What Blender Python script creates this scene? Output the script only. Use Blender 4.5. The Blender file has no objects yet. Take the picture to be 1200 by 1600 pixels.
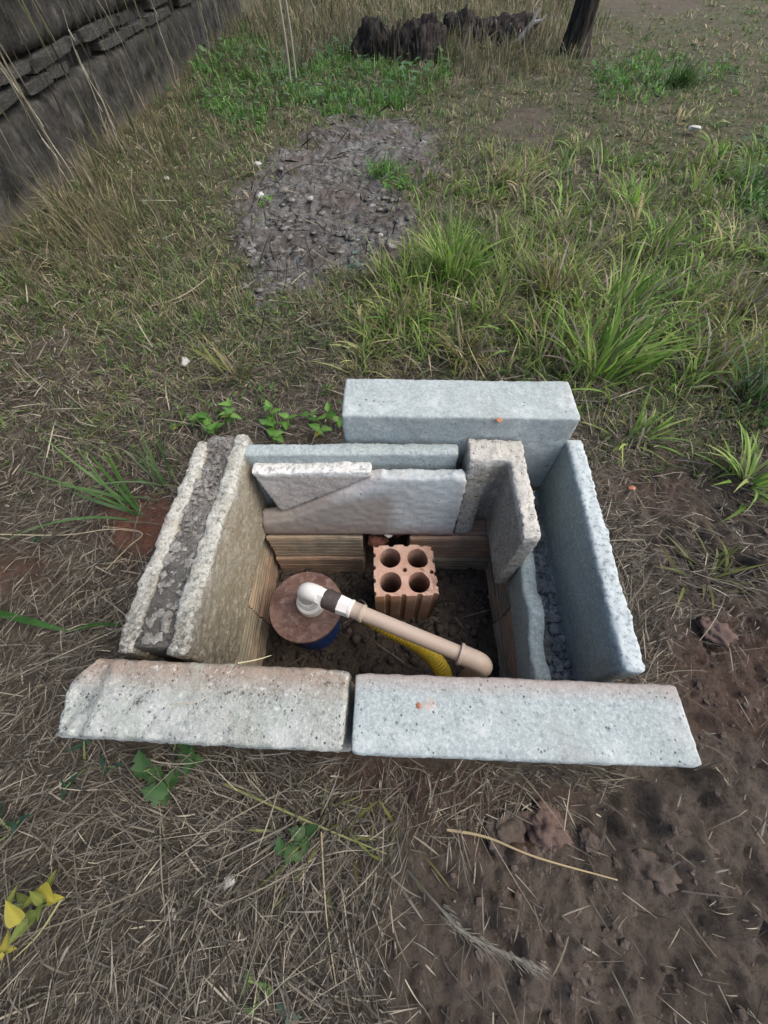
import bpy, bmesh, math, random
import numpy as np
from mathutils import Vector, Matrix, Euler
S = bpy.context.scene
COL = S.collection
rnd = random.Random(7)
rng = np.random.default_rng(11)

# ------------------------------------------------------------------ camera
CAM_H = 0.68; PITCH = math.radians(58.4)
cd = bpy.data.cameras.new('camera'); cam = bpy.data.objects.new('camera', cd); COL.objects.link(cam)
cam.location = (0, 0, CAM_H); cam.rotation_euler = (math.radians(90) - PITCH, 0, 0)
cd.sensor_fit = 'VERTICAL'; cd.sensor_height = 36; cd.lens = 13.5
cd.clip_start = 0.02; cd.clip_end = 300
S.camera = cam
# ------------------------------------------------------------------ light: overcast late afternoon
SUN_EL, SUN_AZ = 54, 95          # degrees; azimuth measured from +Y towards +X
w = bpy.data.worlds.new('World'); S.world = w; w.use_nodes = True
nt = w.node_tree; nt.nodes.clear()
sky = nt.nodes.new('ShaderNodeTexSky'); sky.sky_type = 'NISHITA'; sky.sun_disc = False
sky.sun_elevation = math.radians(SUN_EL); sky.sun_rotation = math.radians(SUN_AZ)
sky.air_density = 1.0; sky.dust_density = 4.0; sky.ozone_density = 1.0
bg = nt.nodes.new('ShaderNodeBackground'); bg.inputs[1].default_value = 0.115
out = nt.nodes.new('ShaderNodeOutputWorld')
nt.links.new(sky.outputs[0], bg.inputs[0]); nt.links.new(bg.outputs[0], out.inputs[0])
sd = bpy.data.lights.new('sun', 'SUN'); sun = bpy.data.objects.new('sun', sd); COL.objects.link(sun)
sd.energy = 0.9; sd.angle = math.radians(60); sd.color = (1.0, 0.93, 0.84)
e, a = math.radians(SUN_EL), math.radians(SUN_AZ)
sdir = Vector((math.sin(a)*math.cos(e), math.cos(a)*math.cos(e), math.sin(e)))
sun.rotation_euler = sdir.to_track_quat('Z', 'Y').to_euler()
S.view_settings.view_transform = 'Standard'; S.view_settings.look = 'None'
S.view_settings.exposure = 1.0; S.view_settings.gamma = 1; S.view_settings.use_curve_mapping = False

# ------------------------------------------------------------------ helpers
CP, SP = math.cos(PITCH), math.sin(PITCH)
def P(u, v, z=0.0):
    """world point at height z on the sight line measured in the survey photo"""
    a_ = (u-600)/600; b_ = (800-v)/600; d = (CAM_H-z)/(SP-CP*b_)
    return (a_*d, d*(CP+SP*b_))
def PIX(x, y):
    dz = -CAM_H; d = np.maximum(y*CP-dz*SP, 1e-3); up = y*SP+dz*CP
    return 600+600*x/d, 800-600*up/d

def hash3(i, j, k, seed):
    n = (i*374761393 + j*668265263 + k*2147483647 + seed*144665) & 0xffffffff
    n = ((n ^ (n >> 13)) * 1274126177) & 0xffffffff
    n = n ^ (n >> 16)
    return (n & 0xffffff)/float(0xffffff)
def vnoise(p, scale=1.0, seed=0):
    p = np.asarray(p, float)*scale
    i = np.floor(p).astype(np.int64); f = p-i; f = f*f*(3-2*f)
    r = 0
    for dx in (0, 1):
        for dy in (0, 1):
            for dz in (0, 1):
                wgt = (f[:, 0] if dx else 1-f[:, 0])*(f[:, 1] if dy else 1-f[:, 1])*(f[:, 2] if dz else 1-f[:, 2])
                r = r + wgt*hash3(i[:, 0]+dx, i[:, 1]+dy, i[:, 2]+dz, seed)
    return r*2-1
def fbm(p, scale, octs=4, seed=0, gain=0.5):
    r = 0; amp = 1; tot = 0
    for o in range(octs):
        r = r + amp*vnoise(p, scale*2**o, seed+o*17); tot += amp; amp *= gain
    return r/tot
def sm(x, a_, b_):
    t = np.clip((x-a_)/(b_-a_), 0, 1); return t*t*(3-2*t)

def np_mesh(name, V, F, col=None, mat=None, smooth=True, colname='Col'):
    """V (n,3); F list of (m,k) int arrays"""
    me = bpy.data.meshes.new(name)
    if not isinstance(F, (list, tuple)): F = [F]
    F = [f for f in F if len(f)]
    me.vertices.add(len(V)); me.vertices.foreach_set('co', np.asarray(V, np.float32).ravel())
    tot = sum(f.size for f in F); npoly = sum(len(f) for f in F)
    me.loops.add(tot); me.polygons.add(npoly)
    me.loops.foreach_set('vertex_index', np.concatenate([f.ravel() for f in F]).astype(np.int32))
    st = []; o = 0
    for f in F:
        st.append(o+np.arange(len(f))*f.shape[1]); o += f.size
    me.polygons.foreach_set('loop_start', np.concatenate(st).astype(np.int32))
    me.polygons.foreach_set('use_smooth', np.full(npoly, smooth))
    me.update(calc_edges=True)
    if col is not None:
        at = me.color_attributes.new(colname, 'FLOAT_COLOR', 'POINT')
        c = np.ones((len(V), 4), np.float32); c[:, :col.shape[1]] = col
        at.data.foreach_set('color', c.ravel())
    if mat: me.materials.append(mat)
    return me
def link(name, me, parent=None, loc=None, rot=None):
    o = bpy.data.objects.new(name, me); COL.objects.link(o)
    if parent: o.parent = parent
    if loc: o.location = loc
    if rot: o.rotation_euler = rot
    return o
def tag(o, label, cat, group=None, kind=None):
    if label: o['label'] = label
    if cat: o['category'] = cat
    if group: o['group'] = group
    if kind: o['kind'] = kind
    return o
def empty(name, label, cat, loc=(0, 0, 0), rz=0, group=None):
    o = bpy.data.objects.new(name, None); COL.objects.link(o); o.empty_display_size = .05
    o.location = loc; o.rotation_euler = (0, 0, rz); return tag(o, label, cat, group)

# ------------------------------------------------------------------ materials
class MT:
    def __init__(s, name, rough=0.9, spec=0.25):
        s.m = bpy.data.materials.new(name); s.m.use_nodes = True; s.t = s.m.node_tree
        s.b = s.t.nodes['Principled BSDF']; s.b.inputs['Roughness'].default_value = rough
        s.b.inputs['Specular IOR Level'].default_value = spec
        s.tc = s.t.nodes.new('ShaderNodeTexCoord'); s.vec = s.tc.outputs['Object']
    def n(s, ty, **k):
        x = s.t.nodes.new(ty)
        for a_, b_ in k.items(): setattr(x, a_, b_)
        return x
    def l(s, a_, b_): s.t.links.new(a_, b_)
    def noise(s, scale, detail=4, rough=.6, vec=None, dist=0):
        x = s.n('ShaderNodeTexNoise'); x.inputs['Scale'].default_value = scale; x.inputs['Detail'].default_value = detail
        x.inputs['Roughness'].default_value = rough; x.inputs['Distortion'].default_value = dist
        s.l(vec or s.vec, x.inputs['Vector']); return x.outputs['Fac']
    def vor(s, scale, feature='F1', vec=None, out='Distance', rand=1):
        x = s.n('ShaderNodeTexVoronoi'); x.feature = feature; x.inputs['Scale'].default_value = scale
        x.inputs['Randomness'].default_value = rand
        s.l(vec or s.vec, x.inputs['Vector']); return x.outputs[out]
    def ramp(s, f, stops, interp='LINEAR'):
        x = s.n('ShaderNodeValToRGB'); x.color_ramp.interpolation = interp
        el = x.color_ramp.elements
        while len(el) < len(stops): el.new(0.5)
        for q, (p_, c_) in zip(el, stops):
            q.position = p_; c_ = (c_,)*3 if isinstance(c_, (int, float)) else c_
            q.color = (*c_, 1)
        s.l(f, x.inputs[0]); return x.outputs[0]
    def mix(s, f, a_, b_, mode='MIX'):
        x = s.n('ShaderNodeMix'); x.data_type = 'RGBA'; x.blend_type = mode
        for sock, val in ((x.inputs[0], f), (x.inputs[6], a_), (x.inputs[7], b_)):
            if isinstance(val, (int, float)): sock.default_value = val
            elif isinstance(val, tuple): sock.default_value = (*val, 1)
            else: s.l(val, sock)
        return x.outputs[2]
    def math(s, op, a_, b_=None, c_=None):
        x = s.n('ShaderNodeMath'); x.operation = op
        for i, val in enumerate((a_, b_, c_)):
            if val is None: continue
            if isinstance(val, (int, float)): x.inputs[i].default_value = val
            else: s.l(val, x.inputs[i])
        return x.outputs[0]
    def sepxyz(s, vec=None):
        x = s.n('ShaderNodeSeparateXYZ'); s.l(vec or s.vec, x.inputs[0]); return x.outputs
    def scaled(s, sc):
        x = s.n('ShaderNodeMapping'); x.inputs['Scale'].default_value = sc; s.l(s.vec, x.inputs[0]); return x.outputs[0]
    def bump(s, h, strength=.5, dist=.003, prev=None):
        x = s.n('ShaderNodeBump'); x.inputs['Strength'].default_value = strength; x.inputs['Distance'].default_value = dist
        s.l(h, x.inputs['Height'])
        if prev: s.l(prev, x.inputs['Normal'])
        return x.outputs[0]
    def done(s, col, nrm=None):
        if isinstance(col, tuple): s.b.inputs['Base Color'].default_value = (*col, 1)
        else: s.l(col, s.b.inputs['Base Color'])
        if nrm: s.l(nrm, s.b.inputs['Normal'])
        return s.m

def concrete(name, base=(.33, .375, .385), light=(.50, .54, .53), dark=(.17, .19, .19), stain=None, stain_amt=.5,
             pits=.5, white=.2, coarse=1.0, extra=None):
    m = MT(name, .95, .15)
    c = m.mix(m.ramp(m.noise(9, 8, .7), [(.35, 0.), (.68, 1.)]), tuple(x*.93 for x in base), tuple(x*1.15 for x in base))
    c = m.mix(m.ramp(m.noise(210, 4, .75), [(.47, 0.), (.62, min(.9, .35+.4*coarse))]), c, light)            # sand grain
    c = m.mix(m.ramp(m.noise(150, 4, .75), [(.33, min(.9, .25+.5*coarse)), (.46, 0.)]), c, dark)
    c = m.mix(m.ramp(m.noise(30, 8, .8), [(.30, .55), (.46, 0.)]), c, tuple(x*1.5 for x in dark))
    if stain:
        f = m.ramp(m.noise(5.5, 8, .75, dist=.4), [(.50-.25*stain_amt, 0.), (.62, 1.)])
        c = m.mix(m.math('MULTIPLY', f, min(.9, stain_amt+.25)), c, m.mix(m.ramp(m.noise(160, 4, .75), [(.4, 0.), (.6, 1.)]), tuple(x*.7 for x in stain), tuple(x*1.35 for x in stain)))
    c = m.mix(m.ramp(m.noise(4.2, 9, .75, dist=.6), [(.52, 0.), (.68, .42)]), c, (.27, .235, .19))
    wf = m.ramp(m.noise(17, 12, .82), [(.60-.2*white, 0.), (.70, min(1., white*2.2))])
    c = m.mix(wf, c, (.66, .68, .66))
    pf = m.ramp(m.vor(58, 'F1'), [(.07, 1.), (.17, 0.)])
    gate = m.ramp(m.noise(24, 3), [(.62-.25*pits, 0.), (.70, 1.)])
    pf = m.math('MULTIPLY', pf, gate)
    pf2 = m.math('MULTIPLY', m.ramp(m.vor(150, 'F1'), [(.12, 1.), (.26, 0.)]), m.ramp(m.noise(50, 3), [(.66-.22*pits, 0.), (.74-.15*pits, 1.)]))
    pf = m.math('MAXIMUM', pf, pf2)
    c = m.mix(m.math('MULTIPLY', pf, .88), c, (.06, .06, .055))
    if extra: c = extra(m, c)
    h = m.math('ADD', m.math('MULTIPLY', m.noise(210, 5, .8), .9*coarse), m.math('MULTIPLY', m.noise(60, 6, .7), .8*coarse))
    h = m.math('SUBTRACT', h, m.math('MULTIPLY', pf, 1.2))
    return m.done(c, m.bump(h, .22+.38*coarse, .004))

def along(m, axis, lo, hi, noise_scale=14, wob=.03):
    """soft mask along an object axis, with a ragged edge"""
    x = m.sepxyz()[axis]
    x = m.math('ADD', x, m.math('MULTIPLY', m.math('SUBTRACT', m.noise(noise_scale, 6, .7), .5), wob*2))
    mr = m.n('ShaderNodeMapRange'); mr.inputs[1].default_value = lo; mr.inputs[2].default_value = hi
    m.l(x, mr.inputs[0]); return mr.outputs[0]

def leafmat(name, rough=.55, trans=.25, spec=.3, attr='Col'):
    m = MT(name, rough, spec)
    at = m.n('ShaderNodeVertexColor'); at.layer_name = attr
    c = m.mix(m.ramp(m.noise(40, 3), [(.3, .72), (.7, 1.15)]), (0, 0, 0), at.outputs[0])
    mul = m.mix(1.0, at.outputs[0], m.ramp(m.noise(60, 3), [(.3, .7), (.7, 1.)]), 'MULTIPLY')
    m.done(mul)
    tr = m.n('ShaderNodeBsdfTranslucent'); m.l(mul, tr.inputs[0])
    mx = m.n('ShaderNodeMixShader'); mx.inputs[0].default_value = trans
    m.l(m.b.outputs[0], mx.inputs[1]); m.l(tr.outputs[0], mx.inputs[2])
    m.l(mx.outputs[0], m.t.nodes['Material Output'].inputs[0]); return m.m
M_STRAW = leafmat('dry_straw', .75, .1, .15)
M_GRASS = leafmat('green_blade', .5, .4, .35)

# ------------------------------------------------------------------ ground zones (surveyed outlines)
def polymask(u, v, poly, soft):
    inside = np.zeros(u.shape, bool); dmin = np.full(u.shape, 1e9)
    n = len(poly)
    for i in range(n):
        x1, y1 = poly[i]; x2, y2 = poly[(i+1) % n]
        c = ((y1 > v) != (y2 > v)) & (u < (x2-x1)*(v-y1)/(y2-y1+1e-9)+x1)
        inside ^= c
        dx, dy = x2-x1, y2-y1
        t = np.clip(((u-x1)*dx+(v-y1)*dy)/(dx*dx+dy*dy), 0, 1)
        dmin = np.minimum(dmin, np.hypot(u-x1-t*dx, v-y1-t*dy))
    sdm = np.where(inside, dmin, -dmin)
    return sm(sdm, -soft, soft)
ASH = [(345, 390), (375, 300), (430, 240), (500, 200), (600, 178), (690, 222), (695, 262), (620, 285), (600, 320), (650, 350), (610, 400), (500, 440), (440, 470), (410, 520), (385, 440)]
REDS = [[(165, 770), (265, 750), (300, 800), (225, 885), (165, 850)], [(-60, 880), (70, 862), (90, 905), (-60, 945)],
        [(1000, 1010), (1150, 950), (1300, 1000), (1300, 1160), (1060, 1150)], [(440, 1175), (720, 1190), (900, 1250), (830, 1330), (690, 1310), (500, 1225)],
        [(940, 720), (1060, 700), (1080, 790), (960, 800)]]
BARE = [[(940, 760), (1020, 700), (1400, 620), (1600, 1700), (600, 1700), (640, 1330), (960, 1240), (1060, 1040)]]
LUSH = [[(420, 110), (560, 70), (700, 85), (700, 125), (630, 170), (520, 185), (440, 175)], [(930, 110), (1010, 95), (1150, 100), (1150, 140), (1000, 150), (930, 165)],
        [(300, 70), (400, 60), (470, 130), (400, 200), (290, 170)], [(585, 278), (622, 275), (640, 298), (615, 308), (596, 302)], [(1120, 240), (1260, 220), (1260, 330), (1150, 350)]]
DIRTY = [[(930, -30), (1120, -30), (1100, 22), (950, 20)], [(760, 170), (850, 165), (860, 215), (770, 215)]]
PIT = (-.305, .300, .040, .425)
def zones(x, y):
    u, v = PIX(x, y)
    p = np.stack([x, y, x*0], 1)
    wu = fbm(p, 5, 3, 5)*28; wv = fbm(p, 5, 3, 9)*22
    u = u+wu; v = v+wv
    Z = {}
    Z['ash'] = polymask(u+fbm(p, 14, 4, 15)*38, v+fbm(p, 14, 4, 19)*26, ASH, 24)
    r = 0
    for q, k_ in zip(REDS, (1, .8, .5, .7, .3)): r = np.maximum(r, k_*polymask(u, v, q, 30))
    Z['red'] = r
    b = 0
    for q in BARE: b = np.maximum(b, polymask(u, v, q, 40))
    Z['bare'] = b
    l = 0
    for q in LUSH: l = np.maximum(l, polymask(u, v, q, 16))
    Z['lush'] = l
    d = 0
    for q in DIRTY: d = np.maximum(d, polymask(u, v, q, 12))
    Z['dirt'] = d
    Z['u'] = u; Z['v'] = v
    Z['near'] = sm(v, 520, 700)          # towards the camera the sward thins into litter
    Z['right'] = sm(u, 560, 720)
    return Z
def pitmask(x, y):
    x0, x1, y0, y1 = PIT
    d = np.minimum(np.minimum(x-x0, x1-x), np.minimum(y-y0, y1-y))
    return sm(d, -.006, .006)
def footprint(x, y):
    d = np.minimum(np.minimum(x+.335, .325-x), np.minimum(y-.018, .47-y))
    return sm(d, -.012, .006)
def ground_z(x, y, Z=None, fine=True):
    p = np.stack([x, y, x*0], 1)
    if Z is None: Z = zones(x, y)
    z = fbm(p, 1.3, 3, 1)*.018*sm(np.hypot(x, y), .2, 1.2)
    z = z+fbm(p, 9, 3, 21)*.007
    if fine:
        far_ = 1-sm(np.hypot(x, y), 1.0, 2.2)
        cl = 1-np.abs(fbm(p, 26, 2, 31)*(1-far_)+fbm(p, 34, 3, 31)*far_); cl = cl-.75
        z = z+cl*(.008+.018*np.maximum(Z['bare'], Z['ash']*1.6))*.8+fbm(p, 55, 3, 35, .7)*.010*Z['bare']*far_
        z = z+np.maximum(0, fbm(p, 17, 2, 77)-.12)*.05*np.maximum(Z['bare'], Z['red']*.6)
        z = z+fbm(p, 95, 2, 41)*(.0022+.004*Z['bare'])*far_+.018*Z['ash']*fbm(p, 11, 4, 43)
    z = z+Z['ash']*(.006+.018*np.abs(fbm(p, 5, 3, 51)))
    z = z+.05*np.exp(-(((x-.12)/.28)**2+((y-.56)/.10)**2))*sm(y, .46, .49)
    z = z+.25*sm(y, 6.5, 14)
    fp = footprint(x, y)
    z = z*(1-fp)+fp*(-.036)
    pm = pitmask(x, y)
    pf = -.185+fbm(p, 14, 3, 61)*.018+(1-np.abs(fbm(p, 40, 2, 63)))*.010+.03*np.exp(-(((x-.12)/.12)**2+((y-.24)/.1)**2))
    z = z*(1-pm)+pf*pm
    return z

# ------------------------------------------------------------------ ground sheet
def axis(lo, hi, c0, c1, fine, grow):
    a_ = list(np.arange(c0, c1, fine)); s_ = fine; x = c0
    left = []
    while x > lo: s_ *= grow; x -= s_; left.append(x)
    s_ = fine; x = a_[-1]; right = []
    while x < hi: s_ *= grow; x += s_; right.append(x)
    return np.array(left[::-1]+a_+right)
gx = axis(-60, 60, -.95, .95, .0056, 1.035)
gy = axis(-25, 1.0, -.42, .9, .0056, 1.03)
t_ = [gy[gy < .9][-1]]; st_ = .0056
while t_[-1] < 90: st_ *= 1.004 if t_[-1] < 2.9 else 1.06; t_.append(t_[-1]+st_)
gy = np.concatenate([gy[gy < .9], np.array(t_[1:])])
X, Y = np.meshgrid(gx, gy); x_, y_ = X.ravel(), Y.ravel()
Zg = zones(x_, y_); zz = ground_z(x_, y_, Zg)
nx, ny = len(gx), len(gy)
ii = (np.arange(ny-1)[:, None]*nx+np.arange(nx-1)[None, :]).ravel()
Fq = np.stack([ii, ii+1, ii+nx+1, ii+nx], 1)
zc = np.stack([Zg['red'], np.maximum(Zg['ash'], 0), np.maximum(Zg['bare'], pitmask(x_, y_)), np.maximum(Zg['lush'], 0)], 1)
m = MT('soil', .95, .12)
at = m.n('ShaderNodeVertexColor'); at.layer_name = 'zone'
sp = m.n('ShaderNodeSeparateColor'); m.l(at.outputs[0], sp.inputs[0])
red, ash, bare = sp.outputs[0], sp.outputs[1], sp.outputs[2]
c = m.mix(m.ramp(m.noise(7, 8, .7), [(.35, 0.), (.65, 1.)]), (.105, .088, .066), (.17, .145, .11))
c = m.mix(m.ramp(m.noise(60, 5, .7), [(.5, 0.), (.7, .6)]), c, (.24, .21, .165))
bc = m.mix(m.ramp(m.noise(11, 8, .7), [(.35, 0.), (.68, 1.)]), (.090, .074, .060), (.225, .185, .150))
bc = m.mix(m.ramp(m.noise(70, 8, .8), [(.5, 0.), (.66, .6)]), bc, (.21, .175, .15))
at3 = m.n('ShaderNodeVertexColor'); at3.layer_name = 'sward'
c = m.mix(m.math('MULTIPLY', at3.outputs[0], .85), c, m.mix(m.ramp(m.noise(12, 9, .75), [(.38, 0.), (.64, 1.)]), (.075, .085, .045), (.19, .17, .11)))
c = m.mix(at.outputs[1], c, m.mix(m.ramp(m.noise(15, 8, .7), [(.35, 0.), (.65, 1.)]), (.055, .07, .032), (.12, .12, .07)))
c = m.mix(bare, c, bc)
rc = m.mix(m.ramp(m.noise(25, 6, .7), [(.3, 0.), (.7, 1.)]), (.10, .052, .036), (.185, .10, .072))
rc = m.mix(m.ramp(red, [(.75, 0.), (.95, 1.)]), rc, m.mix(m.ramp(m.noise(25, 6, .7), [(.3, 0.), (.7, 1.)]), (.17, .075, .048), (.29, .145, .10)))
c = m.mix(m.math('MULTIPLY', red, .85), c, rc)
ac = m.mix(m.ramp(m.noise(16, 10, .85, dist=.8), [(.40, 0.), (.60, 1.)]), (.085, .080, .073), (.33, .33, .31))
ac = m.mix(m.ramp(m.noise(3.5, 4, .6), [(.48, 0.), (.6, .6)]), ac, (.17, .135, .12))
c = m.mix(ash, c, ac)
h = m.math('ADD', m.noise(45, 10, .8), m.math('MULTIPLY', m.noise(150, 5, .8), .6))
c = m.mix(m.ramp(m.noise(130, 5, .7), [(.30, .65), (.48, 0.)]), c, (.035, .030, .026))
M_SOIL = m.done(c, m.bump(h, 1., .016))
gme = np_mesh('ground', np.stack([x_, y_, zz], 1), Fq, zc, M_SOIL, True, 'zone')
at2 = gme.color_attributes.new('sward', 'FLOAT_COLOR', 'POINT'); sv = np.ones((len(x_), 4), np.float32)
sv[:, 0] = sv[:, 1] = sv[:, 2] = np.clip((1-sm(Zg['v'], 430, 640))+.6*sm(Zg['u'], 850, 980)*(1-sm(Zg['v'], 620, 780)), 0, 1)*(1-Zg['ash'])*(1-Zg['dirt']); at2.data.foreach_set('color', sv.ravel())
g = link('ground', gme); g['kind'] = 'structure'

# ------------------------------------------------------------------ blades of every sort, joined as ground cover
def blade_arrays(n, root, L, W, az, e0, e1, col, azb=0., seg=4, roll=None, tipcol=None):
    """curved tapering strips. arrays of size n; e0/e1 elevation at root/tip (rad); azb change of azimuth"""
    t = np.linspace(0, 1, seg+1)
    pos = np.zeros((n, seg+1, 3)); pos[:, 0] = root
    for k in range(1, seg+1):
        tm = (k-.5)/seg
        el = e0+(e1-e0)*tm; aa = az+azb*tm; s_ = L/seg
        pos[:, k, 0] = pos[:, k-1, 0]+s_*np.cos(el)*np.cos(aa)
        pos[:, k, 1] = pos[:, k-1, 1]+s_*np.cos(el)*np.sin(aa)
        pos[:, k, 2] = pos[:, k-1, 2]+s_*np.sin(el)
    if roll is None: roll = np.zeros(n)
    side = np.stack([-np.sin(az)*np.cos(roll), np.cos(az)*np.cos(roll), np.sin(roll)], 1)
    prof = np.where(t < .35, .7+.3*t/.35, 1-((t-.35)/.65)**1.6*.95)
    a_ = pos+side[:, None, :]*(W[:, None]*prof[None, :]*.5)[:, :, None]
    b_ = pos-side[:, None, :]*(W[:, None]*prof[None, :]*.5)[:, :, None]
    V = np.stack([a_, b_], 2).reshape(-1, 3)
    base = (np.arange(n)*(seg+1)*2)[:, None]+(np.arange(seg)*2)[None, :]
    base = base.ravel(); F = np.stack([base, base+1, base+3, base+2], 1)
    if tipcol is None: tipcol = col
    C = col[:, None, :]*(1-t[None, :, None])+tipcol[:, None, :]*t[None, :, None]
    C = np.repeat(C[:, :, None, :], 2, 2).reshape(-1, 3)
    return V, F, C
def join(parts):
    V = []; F = []; C = []; o = 0
    for v, f, c in parts: V.append(v); F.append(f+o); C.append(c); o += len(v)
    return np.concatenate(V), np.concatenate(F), np.concatenate(C)
def scatter(n, rmax=12, seed=0, bias=1.5, rmin=0.):
    """seed points thinning out with distance over the part of the plot one could see"""
    r_ = np.random.default_rng(seed)
    rr = np.linspace(rmin, rmax, 4000); pdf = rr*(rr*rr+.46)**(-bias)*np.where(rr < 1.0, 1., .42); cdf = np.cumsum(pdf); cdf /= cdf[-1]
    r = np.interp(r_.uniform(0, 1, n), cdf, rr); full = r < 1.0
    az = np.where(full, r_.uniform(0, 2*math.pi, n), math.pi/2+r_.uniform(-1.32, 1.32, n))
    x = r*np.cos(az); y = r*np.sin(az)+.1
    ok = (x > -1.36) & (y > -.6)
    return x[ok], y[ok]
def outside_blocks(x, y, m_=0.0):
    b1 = (x > -.35-m_) & (x < .36+m_) & (y > .02-m_) & (y < .475+m_)
    b2 = (x > -.41-m_) & (x < .37+m_) & (y > -.004-.046*(x+.04)-m_) & (y < .10+m_)
    b3 = (x > -.07-m_) & (x < .335+m_) & (y > .44) & (y < .57+m_)
    return ~(b1 | b2 | b3)
STRAWC = np.array([[.20, .175, .135], [.38, .345, .265], [.145, .125, .10], [.09, .078, .066], [.225, .205, .17], [.05, .044, .038], [.14, .13, .10]])
GREENC = np.array([[.085, .135, .035], [.11, .17, .045], [.06, .105, .03], [.16, .18, .06], [.07, .12, .05], [.20, .19, .08]])
def pick(arr, n, p=None): return arr[rng.choice(len(arr), n, p=p)]*rng.uniform(.75, 1.25, (n, 1))

def litter(n, seed, dens, Lr=(.03, .15), wmul=1., zmax=.02, pcol=None, el=.25):
    x, y = scatter(n, 9, seed)
    Z = zones(x, y); d = dens(x, y, Z); k = (rng.uniform(0, 1, len(x)) < d) & outside_blocks(x, y, .004)
    x, y = x[k], y[k]; n = len(x); z = ground_z(x, y)
    dist = np.sqrt(x*x+y*y+.46)
    L = rng.uniform(*Lr, n)*rng.uniform(.5, 1.2, n)
    W = rng.uniform(0, 1, n)**2*.0016+.0006; W = W*np.maximum(1, dist/.8)*wmul
    root = np.stack([x, y, z+rng.uniform(.0, 1, n)**1.6*zmax+.002], 1)
    flow = nz(x, y, 3.0, 88)*4+1.2; az = np.where(rng.random(n) < .55, flow+rng.normal(0, .45, n)+math.pi*(rng.random(n) < .5), rng.uniform(0, 2*math.pi, n))
    e0 = rng.normal(.10, el, n); e1 = e0-.12+rng.normal(0, el*.4, n)
    col = pick(STRAWC, n, pcol)
    # keep litter out of the blocks: drop strips whose end falls inside
    ex = x+L*np.cos(az); ey = y+L*np.sin(az); k = outside_blocks(ex, ey, .0)
    V, F, C = blade_arrays(int(k.sum()), root[k], L[k], W[k], az[k], e0[k], e1[k], col[k], rng.normal(0, .22, n)[k], 4, rng.normal(0, .5, n)[k])
    return V, F, C
def sward(n, seed, dens, Hr=(.03, .09), wr=(.0015, .0035), palette=GREENC, p=None, lean=(1.45, .35), droop=.9, seg=4):
    x, y = scatter(n, 8, seed, 1.4, .4)
    Z = zones(x, y); d = dens(x, y, Z); k = (rng.uniform(0, 1, len(x)) < d) & outside_blocks(x, y, .012)
    x, y = x[k], y[k]; n = len(x); z = ground_z(x, y, None, False)
    dist = np.sqrt(x*x+y*y+.46)
    L = rng.uniform(*Hr, n)*rng.uniform(.6, 1.3, n)
    W = rng.uniform(*wr, n)*np.maximum(1, dist/1.4)
    az = rng.uniform(0, 2*math.pi, n)
    e0 = np.clip(rng.normal(lean[0]-.35, lean[1], n), .1, 1.57); e1 = e0-np.abs(rng.normal(droop, .5, n))
    col = pick(palette, n, p)
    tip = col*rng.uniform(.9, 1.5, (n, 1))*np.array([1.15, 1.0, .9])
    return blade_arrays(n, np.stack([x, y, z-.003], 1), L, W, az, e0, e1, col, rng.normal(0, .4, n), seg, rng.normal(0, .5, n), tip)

def nz(x, y, s_, sd_): return fbm(np.stack([x, y, x*0], 1), s_, 3, sd_)
# dead straw litter: densest on the left, thinner over the bare mud
def d_litter(x, y, Z):
    d = .80-.64*Z['bare']-.85*Z['ash']-.35*Z['red']-.5*sm(Z['red'], .85, .97)-.6*Z['dirt']
    return np.clip(d+.7*nz(x, y, 3.6, 3), .05, 1)*(.55+.45*sm(Z['v'], 200, 520))
lit = join([litter(150000, 1, d_litter, (.010, .055), 1.0, .012), litter(16000, 2, lambda x, y, Z: d_litter(x, y, Z)*(1-.6*Z['bare']), (.04, .14), 1.0, .028, None, .35)])
o = link('straw_litter', np_mesh('straw_litter', *lit, mat=M_STRAW)); tag(o, 'dead brown straw and broken grass stems littering the soil', 'straw', kind='stuff')
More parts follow.
